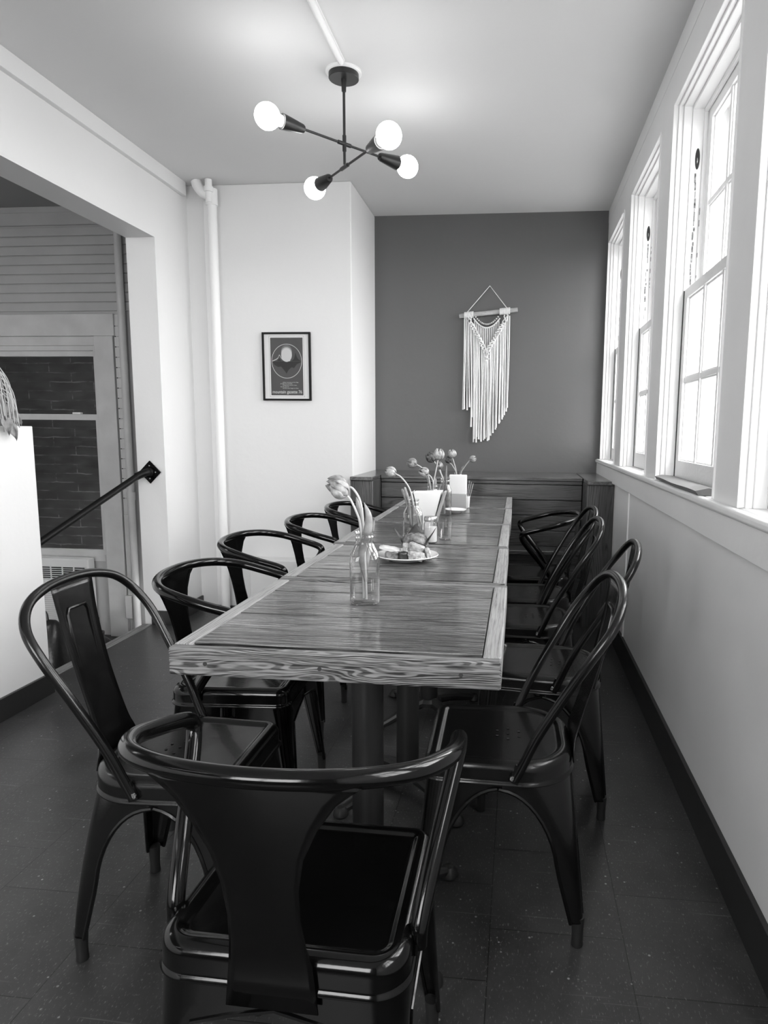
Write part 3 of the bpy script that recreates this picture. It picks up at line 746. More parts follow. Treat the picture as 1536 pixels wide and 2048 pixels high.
def chair(kind, label, loc, rotz, group, metal):
    c = empty('side_chair' if kind == 'A' else 'armchair', (loc[0], loc[1], 0), label, 'chair', group, rotz)
    mb = MB(); make_seat(mb, kind); mb.build('seat', [metal, M['slot']], c, smooth=62)
    for sx in (-1, 1):
        for sy in (-1, 1):
            mb, f, last = make_leg(sx, sy, kind)
            lg = mb.build('leg', metal, c, smooth=40, solid=.003)
            ft = MB(); ft.lathe([(.0,0),(.0125,0),(.0135,.003),(.0125,.012),(.0125,.03),(.0150,.072),(.0,.075)], (f.x-sx*.010, f.y-sy*.010, 0), 14); ft.build('foot_cap', M['rubber'], lg)
    if kind == 'A':
        half = [(.168,-.035,.398),(.170,-.050,.430),(.178,-.085,.51),(.191,-.140,.61),(.200,-.188,.69),(.190,-.226,.745),(.152,-.250,.785),(.085,-.262,.806),(0,-.266,.812)]
        pts = crom(half+[(-x, y, z) for x, y, z in reversed(half[:-1])], 6)
        n = len(pts); r = [.0105]*n
        mb = MB(); mb.tube(pts, r, 12)
        for s in (-1, 1):     # flattened ends
            mb.obox((s*.1695, -.039, .411), (.0035, 0, 0), (0, .010, .004), (0, -.008, .019))
        bf = mb.build('back_frame', metal, c, smooth=50)
        # splat
        cl = crom([(0,-.262,.806),(0,-.248,.72),(0,-.225,.62),(0,-.202,.54),(0,-.184,.48),(0,-.172,.44),(0,-.1695,.40)], 5)
        ws = []; rows = []
        for i, p in enumerate(cl):
            t = i/(len(cl)-1); w = .070-.012*math.sin(PI*min(1, t*1.1)) + (.012*max(0, t-.75)/.25)
            rows.append([V(w*q/4, p.y+.004*(q/4)**2*(1-t), p.z) for q in range(-4, 5)])
        mb = MB(); mb.grid(rows)
        rib = [(-.030,-.2165,.56),(-.034,-.236,.66),(-.036,-.2500,.735),(-.028,-.252,.748),(.028,-.252,.748),(.036,-.2500,.735),(.034,-.236,.66),(.030,-.2165,.56)]
        mb.tube([V(x, y+.0015, z) for x, y, z in rib], .0032, 8)
        mb.build('backrest', metal, c, smooth=40, solid=.0022)
    else:
        half = [(.188,-.085,.400),(.190,-.078,.435),(.202,-.030,.505),(.220,.040,.590),(.228,.066,.628),(.230,.066,.650),(.232,.040,.664),(.236,-.030,.683),(.228,-.105,.703),(.190,-.172,.716),(.110,-.215,.723),(0,-.230,.725)]
        pts = crom(half+[(-x, y, z) for x, y, z in reversed(half[:-1])], 6)
        mb = MB(); mb.tube(pts, .0135, 14)
        for s in (-1, 1): mb.obox((s*.187, -.086, .410), (.003, 0, 0), (0, .011, -.002), (0, .004, .016))
        mb.build('arm_rail', metal, c, smooth=50)
        rows = []
        prof = [(0.0,.724,.140),(.03,.712,.126),(.08,.695,.108),(.2,.655,.082),(.35,.61,.062),(.5,.56,.052),(.65,.51,.050),(.8,.46,.054),(.90,.43,.059),(.95,.40,.062),(1,.358,.066)]
        def ringy(x): return -.230+.62*x*x
        for t, z, w in prof:
            yc = -.230+.0525*min(1, t*1.10)**1.25
            rows.append([V(w*q/6, (yc+.62*(w*q/6)**2*(1-t)), z-.45*(w*q/6)**2*(1-t)**6) for q in range(-6, 7)])
        mb = MB(); mb.grid(rows); mb.build('backrest', metal, c, smooth=60, solid=.0025)
    for s in (-1, 1):
        mb = MB(); bx, by = (.1735, -.030) if kind == 'A' else (.190, -.086)
        mb.lathe([(.0,0),(.0068,0),(.0058,.003),(.002,.0038),(0,.0030)], (s*bx, by, .404), 12, axis=(s,0,0)); mb.build('bolt', M['screw'], c)
    return c
D = math.radians
GA = 'black steel side chairs round the long table'; GB = 'black steel armchairs round the long table'
armc = chair('B', 'glossy black metal armchair at the near end of the table, back to the viewer', (-.316, .976), D(-1), GB, M['glossmetal'])
sidec = chair('A', 'black metal side chair with slatless splat back at the near left corner', (-.734, 1.386), D(-90), GA, M['blackmetal'])
sidec['label'] = 'tall-backed black metal chair at the near left corner of the table'
def place(src, lab, x, y, deg):
    c = copy_tree(src); c.location = (x, y, 0); c.rotation_euler.z = D(deg); c['label'] = lab; return c
for lab, x, y, r in (('low-backed black metal armchair behind the tall-backed chair on the left', -.795, 1.89, -87),
                     ('black metal armchair in the left row, third chair from the front', -.885, 2.50, -90),
                     ('black metal armchair in the left row, beside the second-farthest table', -.835, 3.09, -92),
                     ('farthest black metal armchair on the left, next to the bench arm', -.813, 3.66, -92)):
    place(armc, lab, x, y, r)
for lab, x, y, r in (('tall-backed black metal chair nearest the viewer on the window side', -.029, 1.551, 91),
                     ('tall-backed black metal chair closest to the window wall, second on the right', .099, 2.083, 85.5),
                     ('third tall-backed black metal chair on the window side', .052, 2.616, 91),
                     ('farthest tall-backed black metal chair, in front of the right armchair', .073, 3.005, 92)):
    place(sidec, lab, x, y, r)
place(armc, 'only black metal armchair on the window side, in front of the bench', .09, 3.47, 91)

# ------------------------------------------------------------------ things on the tables
Z0 = ZT+.0006
def bottle(loc, label, level, h=.168, w=.0355, group='clear glass bottles used as tulip vases', rot=0):
    b = empty('glass_bottle', loc, label, 'bottle', group, rot)
    s = h/.168
    prof = [(w*.82,0),(w*.93,.0025),(w*.97,.008),(w*.97,.075),(w*.97,.102),(w*.93,.113),(w*.82,.124),(w*.69,.133),(.0212,.140),(.0205,.150),(.0218,.152),(.0218,.156),(.0200,.158),(.0200,.161),(.0225,.163),(.0222,.168)]
    sq = [4,4,4,4,4,3.4,2.6,2.2,0,0,0,0,0,0,0,0]
    mb = MB(); mb.lathe([(r, z*s) for r, z in prof], (0,0,0), 40, sq=sq)
    me_f = mb.f[-1]; mb.f.pop(); mb.m.pop()                  # open mouth
    inner = [(r-.0022, max(.004, z*s)) for r, z in prof[2:]]
    mb.build('glass', M['glass'], b, smooth=60)
    if level:
        wp = [(w*.80,.004),(w*.93,.009),(w*.93,level)]
        mb = MB(); mb.lathe(wp, (0,0,0), 40, sq=[4,4,4]); mb.build('water', M['water'], b, smooth=60)
    return b
def bloom(mb, c, d, s, seed, open_=.0):
    d = Vector(d).normalized(); q = Vector((0,0,1)).rotation_difference(d).to_matrix(); rnd = random.Random(seed)
    for k in range(6):
        a0 = k*PI/3+rnd.uniform(-.15, .15); lay = (k % 2)*.10
        rows = []
        for i in range(9):
            t = i/8; r = (.50-lay*.4)*math.sin(PI*(.06+.84*t**.85))**.75+open_*t*.4
            wd = 1.2*(math.sin(PI*min(.5, .12+t*.6)) if t < .55 else max(.12, 1-((t-.55)/.47)**2.2))
            row = []
            for j in range(-3, 4):
                a = a0+wd*j/3*.62; rr = r*(1+.06*math.cos(j)); z = 1.02*t-.10*(j/3)**2*t
                row.append(Vector(c)+q @ (V(rr*math.cos(a), rr*math.sin(a), z)*s))
            rows.append(row)
        mb.grid(rows)
TGN = 'cut tulips standing in the glass bottles'
def tulip(label, pts, s, matl, seed, name_loc=None, d=None, leaves=()):
    P = [Vector(p) for p in pts]; o = P[0]
    t = empty('tulip', o, label, 'flower', TGN)
    L = crom([p-o for p in P], 6)
    mb = MB(); mb.tube(L, .0026, 8); mb.build('stem', M['stem'], t)
    dd = Vector(d) if d else (L[-1]-L[-3])
    mb = MB(); bloom(mb, L[-1], dd, s, seed); mb.build('bloom', matl, t, smooth=70, solid=.0006)
    for lf in leaves: leafpart(lf, t, o)
    return t
def leafpart(lf, t, o):
    pts, w = lf; C = crom([Vector(p)-o for p in pts], 6); rows = []
    n = len(C)
    for i, p in enumerate(C):
        k = i/(n-1); ww = w*math.sin(PI*min(.985, .10+.9*k))**.8
        tg = (C[min(n-1, i+1)]-C[max(0, i-1)]).normalized(); sd = tg.cross(V(.25, -1, .1)).normalized(); nm = tg.cross(sd)
        rows.append([p+sd*ww*q/4+nm*ww*.25*(q/2)**2 for q in (-2,-1,0,1,2)])
    mb = MB(); mb.grid(rows); mb.build('leaf', M['leaf'], t, smooth=80, solid=.0006)
# nearest bottle
bottle((-.347, 1.500, Z0), 'clear square glass bottle half full of water, nearest on the table', .077, rot=.25)
tulip('drooping tulip in the nearest bottle, upper bloom', [(-.343,1.500,.758),(-.346,1.500,.86),(-.350,1.503,.93),(-.357,1.504,.985),(-.374,1.502,1.015),(-.388,1.500,1.017)], .046, M['petal'], 1, d=(-1,-.1,.25),
      leaves=[([(-.343,1.498,.80),(-.352,1.496,.86),(-.338,1.490,.915),(-.334,1.487,.955),(-.345,1.489,.985)], .020), ([(-.345,1.502,.82),(-.335,1.504,.90),(-.329,1.502,.94),(-.322,1.498,.95)], .014)])
tulip('lower streaked tulip in the nearest bottle', [(-.350,1.502,.760),(-.352,1.502,.86),(-.356,1.500,.93),(-.364,1.497,.960),(-.376,1.494,.988),(-.385,1.492,1.000)], .044, M['petal_light'], 2, d=(-.75,-.35,.65),
      leaves=[([(-.350,1.505,.84),(-.356,1.508,.93),(-.364,1.510,.975),(-.368,1.510,.995)], .012)])
# second bottle
bottle((-.376, 2.400, Z0), 'clear glass bottle behind the pastry plate with one long bent tulip', .055, h=.150, rot=.3)
tulip('single tulip bending left out of the bottle behind the plate', [(-.37,2.40,.757),(-.372,2.40,.85),(-.378,2.40,.905),(-.392,2.40,.945),(-.418,2.40,.978),(-.438,2.40,.990)], .040, M['petal_light'], 3, d=(-1,0,.35),
      leaves=[([(-.38,2.395,.80),(-.388,2.392,.88),(-.402,2.390,.935),(-.405,2.390,.945)], .012), ([(-.384,2.40,.80),(-.395,2.40,.88),(-.414,2.40,.930),(-.416,2.40,.935)], .011), ([(-.37,2.395,.80),(-.366,2.392,.84),(-.372,2.390,.88)], .02)])
# sugar jar
jar = empty('sugar_jar', (-.306, 2.365, Z0), 'small clear jar of white sugar with a metal lid behind the muffin', 'jar')
mb = MB(); mb.lathe([(.022,0),(.0245,.003),(.0250,.010),(.0250,.066),(.022,.074),(.0215,.078)], (0,0,0), 32); mb.build('glass', M['glass'], jar, smooth=60)
mb = MB(); mb.lathe([(0,.003),(.0225,.003),(.0232,.008),(.0232,.056),(0,.058)], (0,0,0), 28); mb.build('sugar', M['sugar'], jar, smooth=60)
mb = MB(); mb.lathe([(0,.076),(.0235,.076),(.0240,.079),(.0240,.088),(.022,.093),(0,.094)], (0,0,0), 32); mb.build('lid', M['zinc'], jar, smooth=50)
wg = empty('drinking_glass', (-.262, 2.44, Z0), 'empty clear tumbler beside the sugar jar', 'glass')
mb = MB(); mb.lathe([(.020,0),(.022,.002),(.0255,.085)], (0,0,0), 32); mb.f.pop(); mb.m.pop(); mb.build('glass', M['glass'], wg, smooth=60)
# napkin holder (V of two wooden boards) with napkins
nh = empty('napkin_holder', (-.352, 2.62, Z0), 'V-shaped wooden napkin holder standing behind the clear jars', 'napkin holder')
for s, x0, x1 in ((-1, -.020, -.060), (1, .024, .070)):
    mb = MB(); a, b = V(x0, 0, .006), V(x1, 0, .160 if s > 0 else .158); d = (b-a)*.5
    sd = V(d.z, 0, -d.x).normalized()
    mb.obox((a+b)/2, d, (0, .042, 0), sd*.0035); mb.build('side_board', M['wood_holder'], nh, bevel=.001)
mb = MB(); mb.box((-.030,-.042,0),(.032,.042,.008)); mb.build('base_board', M['wood_holder'], nh, bevel=.001)
nk = MB()
for k in range(9):
    y = -.034+.068*k/8
    nk.add([(-.016,y,.010),(.021,y,.010),(.058,y+.001,.158+.002*(k%3)),(-.050,y-.001,.156+.002*(k%2))], [(0,1,2,3)])
o = nk.build('napkin_stack', M['white'], None, smooth=0, solid=.006, loc=(-.352, 2.62, Z0)); tag(o, 'white paper napkins filling the V-shaped holder', 'napkins')
# far bottles
bottle((-.375, 2.955, Z0), 'glass bottle of tulips directly behind the napkin holder', .05, h=.164)
bottle((-.340, 3.150, Z0), 'slim glass bottle standing in front of the white card', .04, h=.175, w=.032)
bottle((-.330, 3.720, Z0), 'farthest glass bottle, behind the white card', .05, h=.166)
tulip('tulip leaning far left behind the napkin holder', [(-.375,2.955,.757),(-.385,2.95,.90),(-.400,2.95,.960),(-.425,2.95,.985),(-.445,2.95,.996)], .044, M['petal'], 5, d=(-1,0,.3), leaves=[([(-.38,2.95,.86),(-.39,2.95,.92),(-.41,2.95,.955)], .012)])
tulip('short pale ruffled tulip just above the napkin holder', [(-.372,2.955,.757),(-.370,2.945,.90),(-.378,2.940,.940),(-.392,2.935,.955)], .044, M['petal_light'], 6, d=(-.9,-.3,.5))
tulip('tallest pale tulip in the cluster', [(-.378,2.955,.757),(-.372,2.95,.90),(-.362,2.95,.96),(-.351,2.95,1.018)], .050, M['petal_light'], 7, d=(.1,0,1), leaves=[([(-.37,2.95,.86),(-.362,2.95,.92),(-.366,2.95,.945)], .012)])
tulip('dark open tulip left of the tallest one', [(-.340,3.15,.757),(-.345,3.15,.90),(-.368,3.15,.960),(-.392,3.15,1.002)], .050, M['petal_dark'], 8, d=(-.7,0,.75))
tulip('small closed tulip bud leaning from the slim bottle', [(-.343,3.152,.757),(-.350,3.15,.90),(-.360,3.15,.945),(-.366,3.15,.965)], .036, M['petal'], 9, d=(-.2,0,1), leaves=[([(-.338,3.145,.82),(-.336,3.14,.90),(-.333,3.14,.985)], .013), ([(-.33,3.145,.79),(-.325,3.14,.85),(-.332,3.14,.90)], .024)])
tulip('pale upright pointed tulip behind the white card', [(-.335,3.72,.757),(-.338,3.72,.90),(-.352,3.72,.965),(-.362,3.72,.995)], .048, M['petal_light'], 10, d=(-.15,0,1))
tulip('dark round tulip behind the pale upright one', [(-.332,3.725,.757),(-.340,3.73,.90),(-.362,3.74,.950),(-.378,3.74,.968)], .040, M['petal_dark'], 11, d=(-.5,0,.8))
tulip('small tulip leaning right towards the windows', [(-.325,3.72,.757),(-.316,3.72,.90),(-.296,3.71,.945),(-.266,3.70,.985)], .038, M['petal_light'], 12, d=(1,0,.5), leaves=[([(-.325,3.72,.86),(-.312,3.72,.93),(-.300,3.715,.955)], .012)])
card = empty('menu_card', (-.299, 3.36, Z0), 'upright white card with a grey lower half, behind the slim bottle', 'card')
mb = MB(); mb.box((-.044,0,.078),(.044,.030,.176)); mb.build('card_top', M['white'], card, bevel=.004)
mb = MB(); mb.box((-.044,-.0,0),(.044,.030,.078)); mb.build('card_base', M['cardgrey'], card, bevel=.001)
ch = empty('straw_cup', (-.262, 3.47, Z0), 'little cup of thin straws half hidden behind the white card', 'cup')
mb = MB(); mb.lathe([(.014,0),(.015,.002),(.018,.06)], (0,0,0), 20); mb.build('cup', M['ceramic'], ch)
for k in range(3):
    mb = MB(); mb.tube([(-.006+.005*k, 0, .004), (.014+.010*k, 0, .140-.006*k)], .0016, 8); mb.build('straw', M['cardgrey'], ch)
def plate(loc, r, label):
    mb = MB(); mb.lathe([(0,0),(r*.55,0),(r*.58,.003),(r*.78,.008),(r*.98,.0145),(r,.0165),(r*.985,.0185),(r*.80,.0125),(r*.60,.0075),(0,.0065)], (0,0,0), 56)
    return tag(mb.build('plate', M['ceramic'], None, smooth=50, loc=loc), label, 'plate', 'white plates of pastry')
plate((-.336, 2.030, Z0), .098, 'white plate carrying the muffin and cut pastries')
plate((-.300, 3.345-.10, Z0), .055, 'small far plate in front of the white card')
# muffin in dark tulip wrapper
mf = empty('muffin', (-.318, 2.075, Z0+.0085), 'crumbly muffin in a dark pointed paper wrapper at the back of the plate', 'muffin')
rows = []
for i in range(8):
    t = i/7; row = []
    for k in range(48):
        a = 2*PI*k/48; pk_ = 1-abs((((a-.12-PI/4)/(PI/2)) % 1.0)*2-1)
        pk_ = 1-pk_ if False else pk_
        if math.sin(a) < -.6: pk_ *= .25
        top = .036+.052*pk_; z = top*t; r = .029+.016*t+.022*t*t*pk_
        row.append(V(r*math.cos(a), r*math.sin(a), z))
    rows.append(row+[row[0]])
mb = MB(); mb.grid(rows); mb.lathe([(0,0),(.023,0),(.023,.001)], (0,0,0), 24); mb.build('wrapper', M['wrap'], mf, smooth=60, solid=.0006)
rnd = random.Random(2); rows = []
for i in range(10):
    t = i/9; z = .03+.036*math.sin(t*PI/2); r = .042*math.cos(t*PI/2)**.5+.0001
    rows.append([V((r+rnd.uniform(-.0025,.0025))*math.cos(2*PI*k/30), (r+rnd.uniform(-.0025,.0025))*math.sin(2*PI*k/30), z+rnd.uniform(-.002,.002)) for k in range(30)])
mb = MB(); mb.loft(rows); mb.build('cake', M['cake'], mf, smooth=60)
def chunk(name, label, loc, dims, rz, ry, matl, seed, tilt=0):
    bm = bmesh.new(); bmesh.ops.create_cube(bm, size=1)
    bmesh.ops.subdivide_edges(bm, edges=bm.edges[:], cuts=4, use_grid_fill=True); rnd = random.Random(seed)
    for v in bm.verts:
        r = max(abs(v.co.x), abs(v.co.y), abs(v.co.z)); l = v.co.length; f = .80+.2*(r/l)
        v.co = Vector([v.co[i]*dims[i]*f+rnd.uniform(-.0016,.0016) for i in range(3)])
    me = bpy.data.meshes.new(name); bm.to_mesh(me); bm.free(); me.materials.append(matl)
    for p in me.polygons: p.use_smooth = True
    o = bpy.data.objects.new(name, me); COL.objects.link(o); o.location = loc; o.rotation_euler = (tilt, ry, rz)
    return tag(o, label, 'pastry', 'pieces of cut pastry on the plate')
zb = Z0+.010
chunk('pastry_piece', 'pale square pastry piece at the front of the plate', (-.300, 1.975, zb+.012), (.050,.030,.024), -.15, .15, M['pastry'], 1)
chunk('pastry_piece', 'small upright pastry piece leaning on the muffin wrapper', (-.337, 2.010, zb+.024), (.017,.022,.042), .2, 0, M['pastry'], 2)
chunk('pastry_piece', 'long crusty pastry piece resting on top of the others', (-.303, 2.004, zb+.030), (.050,.024,.026), -.3, .30, M['pastry'], 3)
chunk('pastry_piece', 'thin pastry piece at the right edge of the pile', (-.267, 1.998, zb+.016), (.014,.030,.036), .35, -.25, M['pastry'], 4)
chunk('pastry_piece', 'dark berry-filled pastry piece at the front left', (-.372, 1.985, zb+.010), (.046,.034,.022), .1, 0, M['pastry_dark'], 5)
chunk('pastry_piece', 'dark wedge of pastry between berry piece and pale square', (-.338, 1.968, zb+.012), (.026,.024,.026), .5, 0, M['leather'], 6)
chunk('pastry_piece', 'flat cream-topped pastry slice at the left of the plate', (-.385, 2.010, zb+.027), (.062,.040,.008), -.2, .16, M['ceramic'], 7)

# ------------------------------------------------------------------ stair hall
HY = 4.74
mb = MB(); mb.box((-5.3, HY+.012, 1.96), (XL-LT, HY+.10, 2.75)); mb.box((-2.94, HY+.012, -.6), (XL-LT, HY+.10, 1.96)); mb.box((-5.3, HY+.012, -.6), (-3.95, HY+.10, 1.96)); mb.box((-3.95, HY+.012, -.6), (-2.94, HY+.10, .18))
struct(mb.build('wall_hall', M['hallwall'], smooth=0))
mb = MB(); z = 1.975; k = 0
while z < 2.56:
    mb.box((-5.2, HY, z+.003), (-2.80, HY+.013, z+.062)); z += .0655
mb.box((-5.2, HY-.008, 2.575), (-2.80, HY+.013, 2.68)); mb.box((-5.2, HY-.014, 2.66), (-2.80, HY+.013, 2.70))
struct(mb.build('trim_9', M['hallwall'], bevel=.003), 'grey painted horizontal boards above the hall window')
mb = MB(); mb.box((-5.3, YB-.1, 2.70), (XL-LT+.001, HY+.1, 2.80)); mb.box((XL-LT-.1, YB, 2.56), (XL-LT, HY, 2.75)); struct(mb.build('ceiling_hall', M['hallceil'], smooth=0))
mb = MB(); mb.box((-5.3, YB-.1, -.62), (XL-LT-.001, HY+.1, -.45)); struct(mb.build('floor_hall', M['hallfloor'], smooth=0))
mb = MB(); mb.box((XL-LT-.002, 2.50, -.46), (XL-LT+.04, YP, -.0605)); struct(mb.build('wall_riser', M['hallfloor'], smooth=0))
mb = MB(); mb.box((-5.3, YB-.1, -.62), (-5.2, HY+.1, 2.8)); struct(mb.build('wall_hall_left', M['hallwall'], smooth=0))
# hall window
hw = MB()
hw.box((-3.085, HY-.02, -.45), (-2.940, HY+.012, 1.80)); hw.box((-4.9, HY-.024, 1.80), (-2.925, HY+.012, 1.955))
hw.box((-4.10, HY-.02, .18), (-3.98, HY+.012, 1.80))
hwo = hw.build('window_7', M['halltrim'], bevel=.003); struct(hwo, 'hall window with grey casing looking onto brick')
s = MB()
s.box((-3.98, HY+.0, 1.735), (-3.085, HY+.03, 1.80)); s.box((-3.98, HY+.012, 1.70), (-3.085, HY+.05, 1.735)); s.box((-3.98, HY+.03, 1.66), (-3.085, HY+.07, 1.70))
s.box((-3.112, HY+.005, .18), (-3.085, HY+.07, 1.74)); s.box((-3.98, HY+.005, .18), (-3.95, HY+.07, 1.74))
s.build('sash_frame', M['halltrim'], hwo, bevel=.002, smooth=0)
s = MB(); s.box((-3.95, HY+.02, 1.195), (-3.112, HY+.05, 1.238)); s.box((-3.95, HY+.01, .13), (-3.112, HY+.05, .215)); s.box((-3.132, HY+.02, .2), (-3.112, HY+.05, 1.2))
s.build('lower_sash', M['halltrim'], hwo, bevel=.002, smooth=0)
s = MB(); s.box((-3.30, HY+.0, 1.238), (-3.235, HY+.03, 1.252)); s.build('sash_lock', M['trim'], hwo, bevel=.003)
s = MB(); s.box((-3.95, HY+.035, .21), (-3.112, HY+.037, 1.70)); s.build('window_pane', M['hallpane'], hwo, smooth=0)
# unseen outer walls added to keep the gap dark, then the neighbouring brick wall
mb = MB(); mb.box((-7.5, HY+.02, 2.75), (-1.0, HY+.10, 6.5)); mb.box((-7.5, HY+.02, -1.0), (-5.3, HY+.10, 2.75)); mb.box((-7.6, HY, -1.0), (-7.5, 5.75, 6.5)); mb.box((-1.0, HY, -1.0), (-.9, 5.75, 6.5)); mb.box((-7.6, HY, -1.1), (-.9, 5.95, -1.0))
struct(mb.build('wall_alley_shade', M['hallwall'], smooth=0), 'added unseen walls and ground that shade the gap outside the hall window')
mb = MB(); mb.box((-7.6, 5.75, -1.0), (-.9, 5.95, 6.5)); struct(mb.build('wall_brick', M['brick'], smooth=0), 'dark brick wall of the neighbouring house outside the hall window')
# air conditioner
ac = empty('air_conditioner', (-3.60, HY-.06, -.44), 'cream air conditioner unit below the hall window, seen over the half wall', 'air conditioner')
mb = MB(); mb.box((-.39,-.02,.01),(.405,.06,.60)); mb.build('housing', M['acplastic'], ac, bevel=.008)
g = MB(); g.box((-.36,-.0215,.44),(.385,-.0205,.54)); g.build('grille_recess', M['slot'], ac, smooth=0)
g = MB()
for k in range(7): g.box((-.36,-.026,.443+.0155*k),(.385,-.021,.448+.0155*k))
for k in range(9): g.box((-.36+.093*k-.004,-.0275,.44),(-.36+.093*k+.004,-.021,.54))
g.build('grille', M['acplastic'], ac, smooth=0)
g = MB()
for k in range(16): g.box((-.30,-.024,.10+.016*k),(.30,-.0205,.108+.016*k))
g.build('lower_louvres', M['halltrim'], ac, smooth=0)
g = MB(); g.lathe([(0,0),(.014,0),(.012,.012),(0,.012)], (.14,-.021,.40), 20, axis=(0,-1,0)); g.build('control_knob', M['halltrim'], ac)
# hall pipe, wire strip, box
hp = empty('hall_pipe', (-2.852, HY-.035, -.45), 'grey vertical pipe in the stair hall beside the opening', 'pipe')
mb = MB(); mb.tube([(0,0,0),(0,0,3.14)], .026, 18); mb.build('pipe_run', M['halltrim'], hp)
mb = MB(); mb.tube([(0,0,1.12-.06),(0,0,1.12)], .031, 18); mb.build('pipe_coupling', M['halltrim'], hp)
ws_ = empty('wire_strip', (-2.912, HY-.002, 0), 'narrow ladder-like strip with dark nails beside the hall window casing', 'wire strip')
mb = MB(); mb.box((-.020,-.006,.50),(.020,0,1.95)); mb.build('strip', M['halltrim'], ws_, bevel=.001)
nn = MB(); z = .62
while z < 1.93:
    nn.box((-.018,-.0075,z-.001),(.018,-.0055,z+.001)); nn.lathe([(0,0),(.0045,0),(.0045,.003),(0,.003)], (-.012,-.006,z), 8, axis=(0,-1,0)); z += .0735
nn.build('nail_row', M['nail_gap'], ws_)
mb = MB(); mb.box((-.014,-.02,-.12),(.022,-.001,.50)); mb.build('conduit', M['halltrim'], ws_, bevel=.003)
mb = MB(); mb.box((-.032,-.04,-.30),(.026,-.001,-.12)); mb.build('junction_box', M['halltrim'], ws_, bevel=.006)
for k in range(2):
    mb = MB(); mb.tube(crom([(.0+.012*k,-.02,-.30),(.004+.012*k,-.02,-.36),(-.012+.012*k,-.025,-.42),(-.05+.012*k,-.03,-.438)], 6), .0045, 8); mb.build('cable', M['halltrim'], ws_)
# handrail on the jamb
PX, PZ = -2.082, .895
hr = empty('handrail', (PX, YJ-.003, PZ), 'black metal stair handrail fixed to the opening jamb by a square plate', 'handrail')
mb = MB(); r = .066; c45 = r/math.sqrt(2)
mb.obox((0,-.003,0), V(c45*.707,0,c45*.707)*1.0, V(-c45*.707,0,c45*.707)*1.0, V(0,.003,0)); mb.build('wall_plate', M['glossmetal'], hr, bevel=.002)
for q in ((0,.036),(.034,0),(0,-.036),(-.034,0)):
    mb = MB(); mb.lathe([(0,0),(.005,0),(.004,.003),(0,.003)], (q[0], -.006, q[1]), 10, axis=(0,-1,0)); mb.build('screw', M['screw'], hr)
mb = MB()
A = V(0,-.006,0); mb.lathe([(.026,0),(.026,.012),(.020,.016)], (0,-.006,0), 18, axis=(0,-1,0))
mb.tube(crom([(0,-.010,0),(-.002,-.035,0),(-.018,-.056,-.008),(-.040,-.080,-.022)], 6), .021, 14); mb.build('elbow', M['railmetal'], hr)
mb = MB(); dirn = V(-.145, -.640, -.285); mb.tube([V(-.034,-.072,-.018), V(-.034,-.072,-.018)+dirn*1.05, V(-.034,-.072,-.018)+dirn*2.0], .0175, 16); mb.build('rail', M['railmetal'], hr)
# boots and bag on the landing
def boot(loc, rz, label):
    b = empty('boot', loc, label, 'boot', 'dark boots left on the stair landing', rz)
    mb = MB(); L = []
    for y, w, h in ((-.13,.020,.045),(-.11,.036,.062),(-.05,.045,.080),(.02,.040,.095),(.08,.036,.11),(.11,.034,.12),(.125,.02,.11)):
        L.append([V(w*math.cos(a), y, .018+max(0,(h-.018)*(.5+.5*math.sin(a)))) for a in [2*PI*k/14 for k in range(14)]])
    mb.loft(L)
    prof = [(.042,.07),(.045,.12),(.044,.17),(.047,.20),(.043,.20),(.0,.16)]
    mb.lathe(prof, (0,.07,0), 18); mb.build('upper', M['leather'], b, smooth=60)
    mb = MB(); mb.loft([[V((w)*math.cos(a), yy*1.0, z) for a, yy in []] or [V(.047*math.cos(a)*(1 if math.sin(a) < 0 else .85), .13*math.sin(a), z) for a in [2*PI*k/24 for k in range(24)]] for z in (0,.018)]); mb.build('sole', M['rubber'], b)
    return b
boot((-3.02, 4.48, -.45), D(65), 'dark boot lying nearest the hall window casing')
boot((-2.78, 4.22, -.45), D(100), 'dark boot beside the threshold, right of its partner')
bag = empty('leather_bag', (-2.82, 3.62, -.45), 'black shiny leather bag standing behind the end of the half wall', 'bag')
L = []
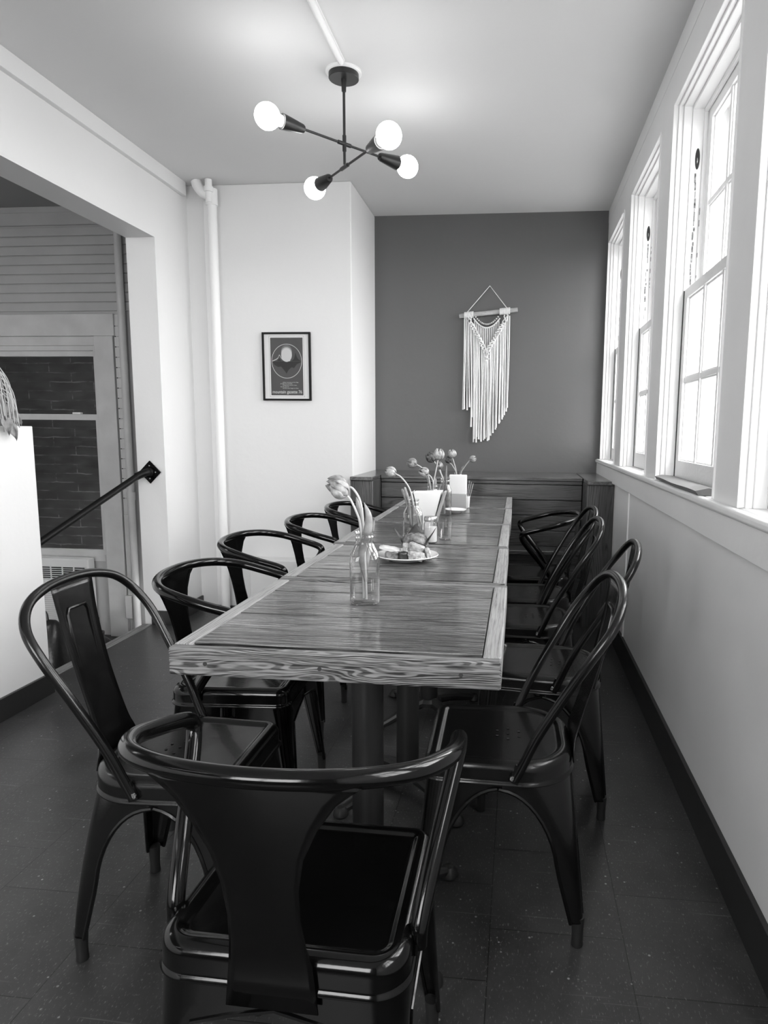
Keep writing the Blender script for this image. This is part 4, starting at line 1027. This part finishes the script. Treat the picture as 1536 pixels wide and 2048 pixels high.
for z, sx_, sy_ in ((0,.16,.10),(.02,.175,.115),(.20,.17,.11),(.36,.15,.085),(.43,.13,.05),(.455,.11,.02)):
    L.append([V(sx_*(abs(math.cos(a))**.6)*(1 if math.cos(a) > 0 else -1), sy_*(abs(math.sin(a))**.6)*(1 if math.sin(a) > 0 else -1), z) for a in [2*PI*k/28 for k in range(28)]])
mb = MB(); mb.loft(L); mb.build('bag_body', M['leather'], bag, smooth=60)
mb = MB(); mb.tube(crom([(-.06,0,.44),(-.05,0,.50),(0,0,.53),(.05,0,.50),(.06,0,.44)], 6), .008, 8); mb.build('bag_handle', M['leather'], bag)

# trailing plant on the end of the half wall (mostly outside the frame)
pl = empty('trailing_plant', (-2.05, 2.38, 1.149), 'trailing potted vine spilling over the half wall at the left edge', 'plant')
mb = MB(); mb.lathe([(0,0),(.055,0),(.06,.004),(.075,.10),(.078,.104),(.070,.104),(.062,.09),(0,.085)], (0,0,0), 28); mb.build('pot', M['ceramic'], pl, smooth=50)
rnd = random.Random(11)
for k in range(24):
    a = rnd.uniform(.5, 1.5); reach = rnd.uniform(.10, .20); top = rnd.uniform(.12, .27)
    dx, dy = math.cos(a)*.6, math.sin(a)
    e = V(dx*reach*.9, dy*reach, rnd.uniform(-.03, .06))
    pts = crom([(0,0,.08), (dx*reach*.3, dy*reach*.35, top), (dx*reach*.8, dy*reach*.85, top*.75), e], 6)
    mb = MB(); mb.tube(pts, .0022, 7); mb.build('vine', M['vine'], pl)
for (px, py, pz), (ex, ey, ez), w in (((.03,.10,.04),(.055,.15,.045),.045), ((.06,.09,.03),(.085,.13,.0),.04), ((.07,.07,.0),(.09,.09,-.06),.04), ((.02,.12,.02),(.05,.14,-.01),.036), ((.08,.05,.02),(.10,.04,-.04),.04)):
    c0, c1 = V(px,py,pz), V(ex,ey,ez); ax = (c1-c0); sd = ax.cross(V(.8,-.6,.3)).normalized(); rows = []
    for i in range(9):
        t = i/8; wd = w*.5*math.sin(PI*min(.98, .08+t*.92))**.7; p = c0+ax*t+V(0,0,.012*math.sin(PI*t))
        rows.append([p+sd*wd*q/2+V(.004,-.004,.006)*abs(q) for q in (-2,-1,0,1,2)])
    mb = MB(); mb.grid(rows); mb.build('leaf', M['leaf'], pl, smooth=80, solid=.0006)
